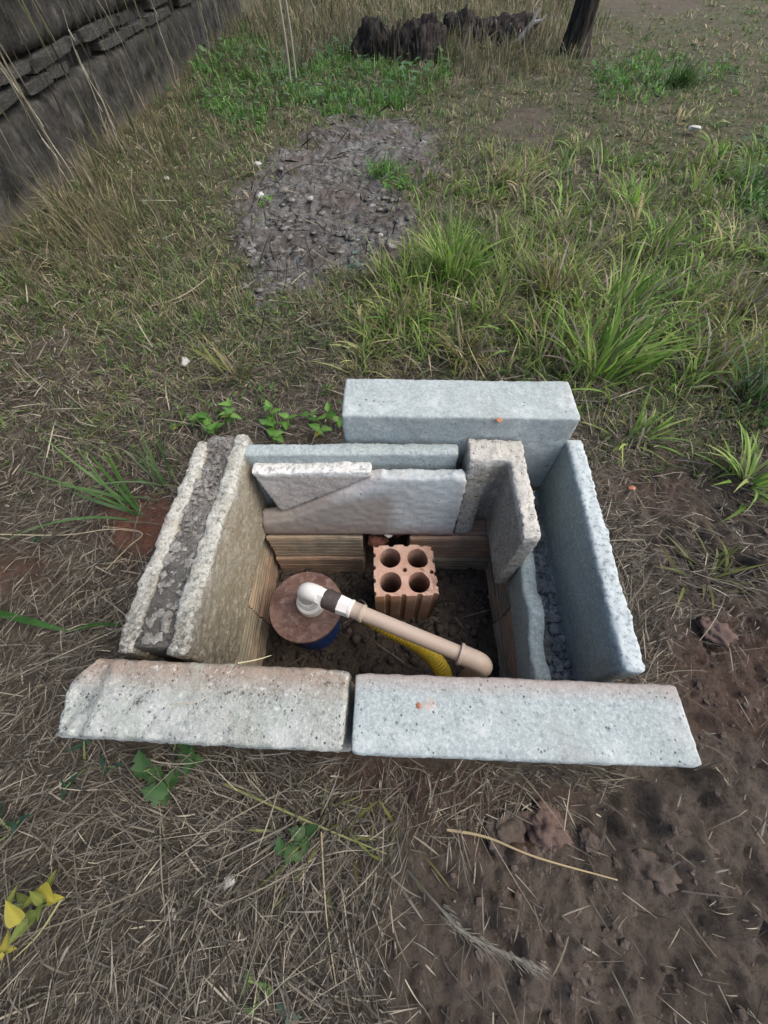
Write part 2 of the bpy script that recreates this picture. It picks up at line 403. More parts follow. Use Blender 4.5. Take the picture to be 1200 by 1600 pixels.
# clipped and yellowing sward behind the pit
def d_sward(x, y, Z):
    back = 1-sm(Z['v'], 470, 640)
    side = sm(Z['u'], 880, 980)*(1-sm(Z['v'], 620, 760))
    left = (1-sm(Z['u'], 120, 420))*(1-sm(Z['v'], 600, 800))*.45
    d = np.maximum(np.maximum(back*.8, side*.7), left)
    d = d*(1-.97*Z['ash'])*(1-.8*Z['dirt'])*(1-.7*Z['red'])
    return np.clip(d+.45*nz(x, y, 4.5, 8)*(d > .1), 0, 1)
SW = np.array([[.16, .25, .085], [.13, .23, .07], [.25, .27, .13], [.34, .33, .20], [.09, .18, .06], [.44, .41, .28]])
def clumps(n, seed, dens, per, rad, Hr, wr, palette, p=None, lean=1.15, droop=.9, seg=3, tipmul=1.3, dead=.25, bias=1.35, rmin=.45):
    x, y = scatter(n, 9, seed, bias, rmin); Z = zones(x, y); d = dens(x, y, Z)
    k = (rng.random(len(x)) < d) & outside_blocks(x, y, .02); x, y, d = x[k], y[k], d[k]; n = len(x)
    cc = pick(palette, n, p); hs = rng.uniform(.55, 1.25, n)*(.7+.3*d); ca = rng.uniform(0, 6.28, n)
    z = ground_z(x, y, None, False); dist = np.sqrt(x*x+y*y+.46)
    R = np.repeat(np.arange(n), per); N = len(R)
    a_ = rng.uniform(0, 6.28, N); q = np.abs(rng.normal(0, 1, N))*rad*np.maximum(1, dist[R]/2)
    px_, py_ = x[R]+np.cos(a_)*q, y[R]+np.sin(a_)*q
    ok = outside_blocks(px_, py_, .008); R = R[ok]; a_ = a_[ok]; px_ = px_[ok]; py_ = py_[ok]; N = len(R)
    L = rng.uniform(*Hr, N)*hs[R]; W = rng.uniform(*wr, N)*np.maximum(1, dist[R]/1.5)
    az = np.where(rng.random(N) < .5, a_, ca[R])+rng.normal(0, .6, N)
    e0 = np.clip(rng.normal(lean, .3, N), .15, 1.55); e1 = e0-np.abs(rng.normal(droop, .5, N))
    col = cc[R]*rng.uniform(.75, 1.3, (N, 1)); dd = rng.random(N) < dead; col[dd] = pick(STRAWC[[0, 1, 2, 4]], int(dd.sum()))
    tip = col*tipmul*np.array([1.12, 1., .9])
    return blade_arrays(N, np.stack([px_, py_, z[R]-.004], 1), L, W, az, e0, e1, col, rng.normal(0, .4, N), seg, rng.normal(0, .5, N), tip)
sw = join([clumps(34000, 3, d_sward, 8, .014, (.02, .065), (.0016, .0038), SW, [.24, .22, .18, .14, .14, .08]),
           sward(120000, 33, d_sward, (.015, .045), (.0018, .0038), SW, [.24, .22, .18, .14, .14, .08], (1.0, .5), 1.1, seg=2)])
o = link('short_grass', np_mesh('short_grass', *sw, mat=M_GRASS)); tag(o, 'short yellowing grass spreading over the plot behind the pit', 'grass', kind='stuff')
LU = np.array([[.10, .25, .05], [.14, .32, .075], [.07, .18, .04], [.20, .36, .12]])
lu = clumps(26000, 4, lambda x, y, Z: Z['lush']*np.clip(.65+1.2*nz(x, y, 4, 45), .15, 1), 8, .016, (.03, .09), (.002, .0048), LU, None, 1.2, .8, 3, 1.25, .04, 1.1, 1.2)
o = link('lush_grass', np_mesh('lush_grass', *lu, mat=M_GRASS)); tag(o, 'brighter green grass in patches round the ash heap and at the wall', 'grass', kind='stuff')
def d_tall(x, y, Z):
    m_ = np.maximum(polymask(Z['u'], Z['v'], [(690, 280), (1500, 150), (1500, 640), (900, 610), (760, 570), (560, 560), (600, 450), (650, 380)], 50), .0)
    return m_*np.clip(.42+1.1*nz(x, y, 3.4, 28), 0, 1)*.62*(1-Z['ash'])
TA = np.array([[.16, .29, .06], [.22, .34, .09], [.12, .22, .05], [.30, .35, .14], [.38, .36, .20]])
ta = clumps(20000, 9, d_tall, 10, .018, (.06, .18), (.0024, .0066), TA, [.26, .24, .14, .24, .12], 1.1, .85, 5, 1.3, .22, 1.3, .6)
o = link('tall_grass', np_mesh('tall_grass', *ta, mat=M_GRASS)); tag(o, 'taller loose green grass filling the ground right of the ash heap', 'grass', kind='stuff')
def d_tan(x, y, Z):
    return np.clip((1-sm(Z['v'], 70, 170))*(1-sm(Z['u'], 860, 960))*.9+(1-sm(Z['u'], 160, 400))*(1-sm(Z['v'], 330, 520))*.55, 0, 1)*(1-Z['lush']*.7)*(1-Z['dirt'])
tn = clumps(17000, 6, d_tan, 8, .02, (.06, .20), (.0016, .0032), np.array([[.25, .23, .14], [.32, .29, .19], [.15, .17, .08], [.11, .14, .06]]), None, 1.35, 0.5, 3, 1.2, .2, 1.0, 1.0)
o = link('dry_standing_grass', np_mesh('dry_standing_grass', *tn, mat=M_GRASS)); tag(o, 'taller tan grass standing along the far edge and wall foot', 'grass', kind='stuff')
0 and print('TRIS', [len(q[1])*2 for q in (lit, sw, lu, ta, tn)])

# soil clods and pebbles
ICO = bmesh.new(); bmesh.ops.create_icosphere(ICO, subdivisions=1, radius=1)
IV = np.array([v.co[:] for v in ICO.verts]); IF = np.array([[v.index for v in f.verts] for f in ICO.faces]); ICO.free()
def lumps(cx, cy, cz, r, seed=0, flat=(.5, .9), st=1.):
    n = len(cx); r_ = np.random.default_rng(seed)
    V = IV[None]*r_.uniform(.5, 1.35, (n, len(IV), 1))*np.stack([r*r_.uniform(.7, 1.3, n)*st, r*r_.uniform(.7, 1.3, n), r*r_.uniform(*flat, n)], 1)[:, None]
    a_ = r_.uniform(0, 6.28, n); ca, sa = np.cos(a_)[:, None], np.sin(a_)[:, None]
    x = V[:, :, 0]*ca-V[:, :, 1]*sa; y = V[:, :, 0]*sa+V[:, :, 1]*ca
    V = np.stack([x+cx[:, None], y+cy[:, None], V[:, :, 2]+cz[:, None]], 2).reshape(-1, 3)
    F = (IF[None]+(np.arange(n)*len(IV))[:, None, None]).reshape(-1, 3)
    return V, F
def clodmat(name, a_, b_):
    m = MT(name, .95, .1)
    c = m.mix(m.ramp(m.noise(30, 6, .7), [(.35, 0.), (.65, 1.)]), a_, b_)
    return m.done(c, m.bump(m.noise(150, 5, .7), .7, .004))
M_CLOD = clodmat('mud_clod', (.062, .051, .043), (.145, .115, .095))
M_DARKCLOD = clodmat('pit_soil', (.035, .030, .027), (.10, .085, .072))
M_ASH = clodmat('ash_lump', (.08, .077, .07), (.30, .297, .28))
M_PEB = clodmat('pebble', (.13, .12, .105), (.27, .25, .22))
def clods(name, n, seed, dens, rr, mat, lab, cat, sink=.3, flat=(.5, .9), st=1., smooth=True):
    x, y = scatter(n, 4, seed, 1.4); Z = zones(x, y)
    k = (rng.uniform(0, 1, len(x)) < dens(x, y, Z)) & outside_blocks(x, y, .004); x, y = x[k], y[k]
    r = rng.uniform(0, 1, len(x))**4*(rr[1]-rr[0])+rr[0]
    V, F = lumps(x, y, ground_z(x, y)-r*sink+r*.2, r, seed, flat, st)
    o = link(name, np_mesh(name, V, F, mat=mat, smooth=smooth)); tag(o, lab, cat, kind='stuff')
clods('mud_clods', 60000, 31, lambda x, y, Z: .02+.75*Z['bare']*np.clip(.5+nz(x, y, 5, 6), 0, 1)+.25*Z['red'], (.001, .0075), M_CLOD, 'crumbly brown mud clods over the bare ground', 'soil', .4, (.3, .6), 1., False)
clods('ash_rubble', 40000, 32, lambda x, y, Z: Z['ash'], (.003, .022), M_ASH, 'grey ash lumps and charred crumbs of the burnt patch', 'ash', .25, (.15, .38), 1.4, True)
clods('pebbles', 3000, 33, lambda x, y, Z: .12+0*x, (.002, .006), M_PEB, 'small pale pebbles scattered on the soil', 'gravel')
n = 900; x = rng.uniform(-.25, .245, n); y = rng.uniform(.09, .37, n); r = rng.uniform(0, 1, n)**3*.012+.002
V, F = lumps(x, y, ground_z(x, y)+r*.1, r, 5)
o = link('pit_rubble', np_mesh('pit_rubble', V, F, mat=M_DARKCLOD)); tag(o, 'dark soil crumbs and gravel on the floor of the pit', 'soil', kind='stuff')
n = 150; x = rng.uniform(-.22, .22, n); y = rng.uniform(.10, .36, n)
V, F, C = blade_arrays(n, np.stack([x, y, ground_z(x, y)+.006], 1), rng.uniform(.02, .10, n), rng.uniform(.0006, .0016, n), rng.uniform(0, 6.28, n), rng.normal(.12, .2, n), rng.normal(-.15, .2, n), pick(STRAWC*.8, n), rng.normal(0, .8, n), 6)
o = link('pit_roots', np_mesh('pit_roots', V, F, C, mat=M_STRAW)); tag(o, 'thin roots and straw bits on the pit floor', 'roots', kind='stuff')
# burnt twigs on the ash
def d_ash(x, y, Z): return Z['ash']*.9
V, F, C = litter(26000, 8, d_ash, (.03, .12), 1.7, .03, None, .45)
C = C*np.array([.55, .53, .52])*rng.uniform(.4, 1.3, (len(C)//10, 1)).repeat(10, 0)
o = link('charred_twigs', np_mesh('charred_twigs', V, F, C, mat=M_STRAW)); tag(o, 'charred twigs and ash flakes over the burnt patch', 'twigs', kind='stuff')

# ------------------------------------------------------------------ rough solids (concrete, stone)
def prism(poly, lo, hi, ax='z'):
    """closed polygon prism as (verts, faces); ax = extrusion axis"""
    n = len(poly); V = []
    for h in (lo, hi):
        for a_, b_ in poly:
            V.append({'z': (a_, b_, h), 'y': (a_, h, b_), 'x': (h, a_, b_)}[ax])
    F = [list(range(n))[::-1], list(range(n, 2*n))]+[[i, (i+1) % n, n+(i+1) % n, n+i] for i in range(n)]
    return V, F
def box(x0, x1, y0, y1, z0, z1): return prism([(x0, y0), (x1, y0), (x1, y1), (x0, y1)], z0, z1)
def solid(name, prisms, mat, voxel=.004, amp=.0012, edge=2, fn=None, seed=0, big=.0015):
    bm = bmesh.new()
    for V, F in prisms:
        vs = [bm.verts.new(v) for v in V]
        fs = [bm.faces.new([vs[i] for i in f]) for f in F]
        bmesh.ops.recalc_face_normals(bm, faces=fs)
    me = bpy.data.meshes.new('t'); bm.to_mesh(me); bm.free()
    o = bpy.data.objects.new('t', me); COL.objects.link(o)
    md = o.modifiers.new('r', 'REMESH'); md.mode = 'VOXEL'; md.voxel_size = voxel; md.adaptivity = 0
    dg = bpy.context.evaluated_depsgraph_get(); m2 = bpy.data.meshes.new_from_object(o.evaluated_get(dg))
    bpy.data.objects.remove(o); bpy.data.meshes.remove(me)
    n = len(m2.vertices); co = np.empty(n*3, np.float32); m2.vertices.foreach_get('co', co); co = co.reshape(-1, 3).astype(float)
    ed = np.empty(len(m2.edges)*2, np.int32); m2.edges.foreach_get('vertices', ed); ed = ed.reshape(-1, 2)
    deg = np.bincount(ed.ravel(), minlength=n)[:, None]
    def avg(a_):
        s_ = np.zeros_like(a_)
        for c in range(a_.shape[1]):
            s_[:, c] = np.bincount(ed[:, 0], a_[ed[:, 1], c], n)+np.bincount(ed[:, 1], a_[ed[:, 0], c], n)
        return s_/np.maximum(deg, 1)
    sm_ = co.copy()
    for _ in range(edge+2): sm_ = avg(sm_)
    wear = np.clip(.25+.9*fbm(co, 28, 3, seed+3), 0, 1)[:, None]*np.ones(3)     # chipped only here and there
    co = co+(sm_-co)*wear
    co = co*.7+avg(co)*.3
    m2.vertices.foreach_set('co', co.astype(np.float32).ravel()); m2.update()
    nr = np.empty(n*3, np.float32); m2.vertices.foreach_get('normal', nr); nr = nr.reshape(-1, 3)
    curv = np.linalg.norm(sm_-co, axis=1)
    d = fbm(co, 14, 2, seed+8)*big+fbm(co, 110, 3, seed)*amp*1.3+vnoise(co, 260, seed+2)*amp*.5-np.clip(fbm(co, 45, 2, seed+5)-.25, 0, 1)*sm(curv, .0015, .004)*.012
    co = co+nr*d[:, None]
    if fn is not None: co = fn(co, nr)
    m2.vertices.foreach_set('co', co.astype(np.float32).ravel())
    m2.polygons.foreach_set('use_smooth', np.full(len(m2.polygons), True))
    m2.materials.clear(); m2.materials.append(mat); m2.update(); m2.name = name
    return m2

BLK = 'concrete blocks stacked round the pit'
TOP, BOT = .165, -.025
# front right block
def ex_fr(m, c):
    f = along(m, 1, .018, .045, 18, .012); c = m.mix(m.math('MULTIPLY', f, .65), c, (.34, .22, .17))
    v = m.n('ShaderNodeVectorMath'); v.operation = 'DISTANCE'; v.inputs[1].default_value = (-.105, .012, .095); m.l(m.vec, v.inputs[0])
    s_ = m.ramp(m.math('ADD', v.outputs['Value'], m.math('MULTIPLY', m.noise(60, 4), .03)), [(.014, .5), (.024, 0.)])
    return m.mix(s_, c, (.45, .22, .13))
M_FR = concrete('concrete_front_right', (.345, .40, .395), (.56, .61, .60), (.17, .20, .20), (.33, .36, .345), .25, .65, .42, .78, ex_fr)
me = solid('concrete_block', [box(-.198, .198, -.044, .044, -.095, .095)], M_FR, .0045, .0011, 1, None, 10)
o = link('concrete_block', me, None, (.161, .031, .07), (0, 0, math.radians(-1.9)))
tag(o, 'grey concrete block with clean edges, right one of the two along the near side', 'concrete block', BLK)
# front left block: lichen crust and broken left end
def fn_fl(co, nr):
    x = co[:, 0]; prof = .012*vnoise(np.stack([co[:, 1]*0, co[:, 1], co[:, 2]], 1), 30, 3)+.008*vnoise(co, 90, 5)
    t = sm(-x, .150, .168); co = co.copy()
    top = sm(co[:, 2], .04, .09)
    lim = -.178+prof*.7+.010*np.clip((-co[:, 1])/.04, 0, 1)+.028*sm(co[:, 1], .012, .046)
    co[:, 0] = np.where(x < lim, lim+(x-lim)*.15, x)
    dz = (.004+.020*np.abs(fbm(co, 38, 4, 9)))*top*sm(-x, .125, .137)+.008*top*sm(-x, .160, .19)
    co[:, 2] -= dz
    co += nr*(fbm(co, 55, 3, 12)*.0022)[:, None]
    return co
def ex_fl(m, c):
    f = along(m, 1, .002, .034, 22, .016); c = m.mix(m.math('MULTIPLY', f, .85), c, (.36, .27, .20))
    g_ = m.ramp(m.noise(11, 7, .7), [(.5, 0.), (.64, .7)]); c = m.mix(g_, c, (.44, .50, .44))
    s_ = m.ramp(m.noise(62, 8, .85), [(.38, .95), (.44, 0.)]); gg = m.ramp(m.noise(13, 4), [(.40, .1), (.52, 1.)])
    c = m.mix(m.ramp(m.noise(95, 6, .8), [(.56, 0.), (.64, .8)]), c, (.72, .75, .70))
    return m.mix(m.math('MULTIPLY', s_, gg), c, (.05, .05, .045))
M_FL = concrete('concrete_lichen', (.37, .405, .375), (.60, .63, .58), (.14, .15, .13), (.33, .33, .27), .3, .9, .9, 1.5, ex_fl)
me = solid('broken_concrete_block', [box(-.186, .174, -.044, .044, -.095, .095)], M_FL, .0045, .0018, 2, fn_fl, 20)
o = link('concrete_block', me, None, (-.2195, .0485, .07), (0, 0, math.radians(-2.7)))
tag(o, 'lichen-spotted beige and white concrete block with broken left end, along the near side', 'concrete block', BLK)

# right channel block, seen from above as an open U
M_UR = concrete('concrete_blue_grey', (.255, .315, .32), (.46, .53, .53), (.13, .16, .165), None, 0, .25, .12, .6, lambda m, c: m.mix(m.math('MULTIPLY', along(m, 2, .088, .094, 40, .003), .75), c, m.mix(m.ramp(m.noise(150, 4, .75), [(.36, 0.), (.50, 1.)]), (.24, .28, .28), (.56, .62, .62))))
def rough_tops(lev, a_=.003):
    def f(co, nr):
        t = sm(co[:, 2], lev-.012, lev-.002); co = co.copy()
        co[:, 2] += t*(fbm(co, 90, 4, 4, .7)*a_*1.6); co[:, 0] += t*fbm(co, 80, 4, 6, .7)*a_*1.3; return co
    return f
L2 = .195
def rough_both(co, nr):
    co = rough_tops(.095)(co, nr); k = (co[:, 0] < .01); t = k*sm(co[:, 2], -.035, -.014)
    co[:, 2] += t*(fbm(co*np.array([.5, 1, 0]), 22, 4, 14)*.014); co[:, 0] += t*fbm(co, 50, 3, 16)*.004; return co
me = solid('channel_block', [box(.041, .071, -L2, L2, -.095, .095), box(-.034, .041, -L2, L2, -.095, -.066),
                             box(-.034, -.006, -L2, L2, -.095, -.010)], M_UR, .0045, .0013, 2, rough_both, 30)
o = link('channel_block', me, None, (.272, .279, .07), (0, 0, math.radians(-3.6)))
tag(o, 'blue-grey U-shaped channel block on the right side, open channel facing up', 'concrete block', BLK)
chan = o
n = 1500; x = rng.uniform(-.004, .040, n); y = -L2+.012+rng.uniform(0, 1, n)**1.7*.33; r = rng.uniform(0, 1, n)**3.5*.007+.0012
hh = rng.uniform(0, 1, n)*.03*np.exp(-(y+L2)/.12)*(1-np.abs(x-.018)/.05)
V, F = lumps(x, y, -.064+hh+r*.3, r, 8)
o = link('mortar_crumbs', np_mesh('mortar_crumbs', V, F, smooth=False, mat=clodmat('mortar_crumb', (.13, .14, .14), (.36, .38, .38)))); o.location = chan.location; o.rotation_euler = chan.rotation_euler
tag(o, 'loose grey mortar crumbs lying in the right channel block', 'rubble', kind='stuff')

# left channel block, filled with old mortar
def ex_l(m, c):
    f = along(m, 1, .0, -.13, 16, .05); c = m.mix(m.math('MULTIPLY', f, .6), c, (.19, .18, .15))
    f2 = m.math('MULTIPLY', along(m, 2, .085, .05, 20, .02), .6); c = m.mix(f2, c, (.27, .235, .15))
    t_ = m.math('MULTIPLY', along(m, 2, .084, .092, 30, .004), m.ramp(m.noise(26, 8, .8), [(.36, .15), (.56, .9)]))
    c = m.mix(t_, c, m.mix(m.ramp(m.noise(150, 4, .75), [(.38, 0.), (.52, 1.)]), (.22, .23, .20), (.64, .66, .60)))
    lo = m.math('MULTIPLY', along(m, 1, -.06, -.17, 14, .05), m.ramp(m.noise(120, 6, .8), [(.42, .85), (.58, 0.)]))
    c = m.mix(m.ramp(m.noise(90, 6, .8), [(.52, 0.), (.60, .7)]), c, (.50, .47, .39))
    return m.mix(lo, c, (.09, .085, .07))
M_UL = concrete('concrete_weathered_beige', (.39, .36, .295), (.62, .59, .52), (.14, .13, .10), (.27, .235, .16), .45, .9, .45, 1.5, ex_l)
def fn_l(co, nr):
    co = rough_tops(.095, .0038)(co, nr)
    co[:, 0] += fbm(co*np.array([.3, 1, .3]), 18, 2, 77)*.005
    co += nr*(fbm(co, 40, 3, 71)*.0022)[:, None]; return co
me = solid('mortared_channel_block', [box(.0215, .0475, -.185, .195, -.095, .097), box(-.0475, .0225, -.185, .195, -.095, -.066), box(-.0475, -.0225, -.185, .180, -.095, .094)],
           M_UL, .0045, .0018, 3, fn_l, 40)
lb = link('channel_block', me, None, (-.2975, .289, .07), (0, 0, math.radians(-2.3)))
tag(lb, 'weathered beige channel block on the left side, filled with crumbling mortar', 'concrete block', BLK)
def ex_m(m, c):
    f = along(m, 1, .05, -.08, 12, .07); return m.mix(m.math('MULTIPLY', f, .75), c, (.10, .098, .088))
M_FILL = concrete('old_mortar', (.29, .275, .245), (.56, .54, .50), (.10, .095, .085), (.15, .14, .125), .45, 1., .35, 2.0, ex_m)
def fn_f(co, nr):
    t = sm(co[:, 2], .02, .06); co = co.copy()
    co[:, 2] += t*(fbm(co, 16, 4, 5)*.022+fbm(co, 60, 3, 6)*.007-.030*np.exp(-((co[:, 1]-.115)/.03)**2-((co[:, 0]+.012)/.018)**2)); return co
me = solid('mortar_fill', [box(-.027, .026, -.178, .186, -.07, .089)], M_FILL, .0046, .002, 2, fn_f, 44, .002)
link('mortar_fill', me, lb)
n = 1300; x = rng.uniform(-.022, .022, n); y = rng.uniform(-.17, .18, n); r = rng.uniform(0, 1, n)**2.6*.007+.0012
V, F = lumps(x, y, .082+fbm(np.stack([x, y, x*0+.084], 1), 16, 4, 5)*.022+r*.2, r, 18)
link('mortar_bits', np_mesh('mortar_bits', V, F, mat=M_FILL, smooth=False), lb)['kind'] = 'stuff'
n = 220; x = rng.uniform(-.022, .022, n); y = rng.uniform(-.17, .18, n); r = rng.uniform(0, 1, n)**2*.006+.0015
V, F = lumps(x, y, .088+fbm(np.stack([x, y, x*0+.084], 1), 16, 4, 5)*.022+r*.2, r, 19, (.3, .6), 1.3)
link('pale_mortar_bits', np_mesh('pale_mortar_bits', V, F, mat=concrete('pale_mortar', (.30, .29, .26), (.50, .49, .45), (.12, .12, .1), (.18, .17, .15), .5, .5, .2, 1.6), smooth=False), lb)['kind'] = 'stuff'
# rear tall block
M_A = concrete('concrete_rear', (.345, .40, .395), (.55, .60, .59), (.19, .22, .22), (.34, .36, .34), .2, .4, .45, .62)
me = solid('rear_concrete_block', [box(-.2, .2, -.047, .047, -.0975, .0975)], M_A, .0046, .0010, 1, None, 50)
ra = link('concrete_block', me, None, (.129, .514, .1225), (0, 0, math.radians(-1.2)))
tag(ra, 'tall blue-grey concrete block standing at the back, highest of all', 'concrete block', BLK)
# thin slab standing at the back left
M_B = concrete('concrete_slab_grey', (.335, .39, .385), (.56, .60, .59), (.16, .18, .18), None, 0, .4, .28, .6)
me = solid('thin_slab', [box(-.192, .188, -.0135, .0135, -.095, .095)], M_B, .0042, .0010, 3, rough_tops(.095, .002), 60)
o = link('concrete_slab', me, None, (-.0555, .4475, .07), (0, 0, math.radians(.3)))
tag(o, 'long thin grey concrete slab on edge behind the two broken pieces', 'concrete slab', 'broken slabs at the back of the pit')
# the two halves of a snapped slab leaning in front of it: local x along, z up the slab
TILT = math.radians(-9.3)
def ex_c(m, c):
    f = along(m, 2, .038, .006, 12, .022); c = m.mix(m.math('MULTIPLY', f, .85), c, (.25, .135, .10))
    xyz = m.sepxyz(); g_ = m.math('SUBTRACT', xyz[2], m.math('MULTIPLY', xyz[0], .459)); g_ = m.math('ADD', g_, m.math('MULTIPLY', m.noise(50, 5, .7), .014))
    band = m.math('MULTIPLY', m.ramp(g_, [(.146, 0.), (.154, 1.)]), along(m, 0, .02, -.02, 30, .01))
    c = m.mix(m.math('MULTIPLY', band, .7), c, m.mix(m.ramp(m.noise(150, 4, .8), [(.36, 0.), (.5, 1.)]), (.34, .29, .26), (.64, .59, .56)))
    fx = along(m, 0, .035, .005, 14, .03); fz = along(m, 2, .135, .10, 12, .03)
    return m.mix(m.math('MULTIPLY', m.math('MULTIPLY', fx, fz), .75), c, (.27, .225, .19))
M_C2 = concrete('concrete_snapped_front', (.42, .47, .47), (.58, .62, .62), (.27, .29, .29), (.36, .36, .34), .25, .12, .35, .4, ex_c)
M_C1 = concrete('concrete_snapped_back', (.42, .40, .37), (.62, .62, .58), (.24, .23, .21), (.26, .21, .18), .4, .15, .25, .8,
                lambda m, c: m.mix(m.math('MULTIPLY', along(m, 2, .163, .169, 60, .003), .9), c, m.mix(m.ramp(m.noise(140, 4, .8), [(.36, 0.), (.48, 1.)]), (.32, .31, .28), (.72, .73, .70))))
def fn_c(axis_=0):
    def f(co, nr):
        co = co.copy(); e_ = sm(np.abs(nr[:, 1]), .8, .3)
        co += nr*(e_*fbm(co, 95, 4, 14, .75)*.0055)[:, None]
        co[:, 2] += sm(co[:, 2], .150, .172)*(fbm(co, 60, 3, 24, .7)*.006+fbm(co, 15, 2, 25)*.003); return co
    return f
HI = [(-.012, .164), (-.04, .150), (-.08, .128), (-.13, .101), (-.18, .074), (-.243, .058)]
def cut(dz): return [(-.243, 0), (.147, 0), (.150, .158), (.142, .164), (.0, .164-dz*.2)]+[(x_+.004, z_-dz*(.45 if z_ > .155 else 1)) for x_, z_ in HI]
me = solid('slab_half', [prism(cut(.023), -.018, -.013, 'y'), prism(cut(.011), -.013, -.007, 'y'), prism(cut(.002), -.007, .008, 'y')],
           M_C2, .0040, .0010, 2, fn_c(), 70)
o = link('concrete_slab', me, None, (-.004, .391, -.022), (TILT, 0, math.radians(-.3)))
tag(o, 'leaning larger half of a snapped slab, smooth blue-grey right end stained red along the bottom', 'concrete slab', 'broken slabs at the back of the pit')
c1 = [(-.195, .070), (-.18, .078), (-.13, .105), (-.08, .132), (-.04, .154), (-.016, .168), (-.020, .178), (-.228, .173)]
me = solid('slab_corner', [prism(c1, -.010, .024, 'y')], M_C1, .0032, .0012, 1, fn_c(), 80)
o = link('concrete_slab', me, None, (-.004, .389, -.027), (TILT, 0, math.radians(-.3)))
tag(o, 'broken-off corner piece above the diagonal crack, with a rough white top edge', 'concrete slab', 'broken slabs at the back of the pit')
# half a hollow block, two arms left
M_D = concrete('concrete_speckled', (.37, .37, .335), (.62, .62, .56), (.10, .10, .09), (.30, .27, .21), .35, 1.0, .45, 1.7, lambda m, c: m.mix(m.math('MULTIPLY', along(m, 2, .172, .180, 40, .003), .9), c, m.mix(m.ramp(m.noise(130, 4, .8), [(.34, 0.), (.44, 1.)]), (.13, .12, .10), (.72, .70, .63))))
def fn_d(co, nr):
    co = rough_tops(.185, .004)(co, nr); return co
me = solid('hollow_block_half', [box(-.048, .047, .148, .193, 0, .19), prism([(-.048, .15), (-.012, .15), (-.020, .19), (-.048, .19)], 0, .19, 'z'),
                                 prism([(.193, 0), (.193, .19), (.148, .19), (.105, .0)], -.048, -.022, 'x'),
                                 prism([(.193, .0), (.193, .19), (.146, .19), (.128, .09), (.112, 0)], -.026, -.012, 'x'),
                                 prism([(.19, .04), (.19, .19), (.150, .19), (.143, .13), (.14, .04)], -.012, .005, 'x'),
                                 box(.019, .047, .0, .19, 0, .19)], M_D, .0040, .0016, 2, fn_d, 90)
o = link('hollow_block_half', me, None, (.190, .2675, -.016), (0, 0, math.radians(-1.5)))
tag(o, 'speckled half of a broken hollow block, its two arms pointing at the viewer', 'concrete block', BLK)

# ------------------------------------------------------------------ pit lining of ribbed clay bricks
def brickmat(name, a_, b_, dirt):
    m = MT(name, .9, .15)
    v = m.scaled((6, 60, 60)); c = m.mix(m.ramp(m.noise(3, 6, .7, v), [(.35, 0.), (.65, 1.)]), a_, b_)
    c = m.mix(m.ramp(m.noise(9, 6, .7), [(.45, 0.), (.62, .85)]), c, dirt)
    return m.done(c, m.bump(m.math('ADD', m.noise(200, 4, .7), m.noise(3, 6, .7, v)), .5, .002))
M_BR = [brickmat('clay_brick_tan', (.34, .26, .18), (.50, .40, .29), (.22, .20, .15)),
        brickmat('clay_brick_grey', (.28, .235, .17), (.43, .36, .27), (.20, .20, .145)),
        brickmat('clay_brick_red', (.34, .22, .15), (.46, .33, .24), (.22, .18, .13))]
def ribbed(L, D, H, mi, seed, pitch=.0125, dep=.0065):
    r_ = random.Random(seed); prof = []
    def side(n_, f):
        for i in range(n_):
            t0 = i/n_; g_ = dep*r_.uniform(.5, 1.35)
            prof.extend([f(t0+.10/n_, 0), f(t0+.62/n_, r_.uniform(0, .001)), f(t0+.70/n_, g_), f(t0+.92/n_, g_)])
    nh = max(3, int(H/pitch)); nd = max(3, int(D/pitch))
    side(nh, lambda t, g_: (-D/2+g_, -H/2+t*H)); side(nd, lambda t, g_: (-D/2+t*D, H/2-g_))
    side(nh, lambda t, g_: (D/2-g_, H/2-t*H)); side(nd, lambda t, g_: (D/2-t*D, -H/2+g_))
    xs = np.linspace(-L/2, L/2, 9); n = len(prof); V = []
    for k, x in enumerate(xs):
        for (y, z) in prof: V.append((x+(r_.uniform(-.0015, .0015) if k in (0, 8) else 0), y, z))
    V = np.array(V); V[:, 1:] += np.stack([fbm(V, 22, 2, seed), fbm(V, 22, 2, seed+1)], 1)*.0016
    F = []
    for k in range(8):
        for i in range(n): F.append([k*n+i, k*n+(i+1) % n, (k+1)*n+(i+1) % n, (k+1)*n+i])
    me = bpy.data.meshes.new('brick'); me.from_pydata(V.tolist(), [], F+[list(range(n)), list(range(8*n, 9*n))[::-1]]); me.update()
    me.materials.append(M_BR[mi]); return me
pl = empty('brick_pit_lining', 'ribbed clay brick lining of the sunken pit under the concrete blocks', 'brick wall', (0, .23, -.025))
bk = 0
BM = [ribbed(.19, .088, .087, i % 3, 100+i) for i in range(6)]
def brick(x, y, course, along_y, L=.19, dx=0):
    global bk
    me = BM[(bk*5+course*2) % 6]; bk += 1
    o = link('brick', me, pl, (x, y-.23, -.0445-course*.0885), (0, 0, (math.pi/2 if along_y else 0)+rnd.uniform(-.012, .012)))
    o.scale = (L/.19, 1, 1)
for c_ in (0, 1):
    j = .0 if c_ == 0 else .006
    brick(-.1445, .414-j, c_, False, .198); brick(.158, .412-j, c_, False, .205)             # back row, open in the middle
    for k in range(2): brick(-.302+(.004 if c_ else 0), .135+k*.196, c_, True, .192)
    for k in range(2): brick(.281-(.004 if c_ else 0)+.006, .135+k*.192, c_, True, .188)
    for k in range(3): brick(-.2+k*.196, .040, c_, False, .192)
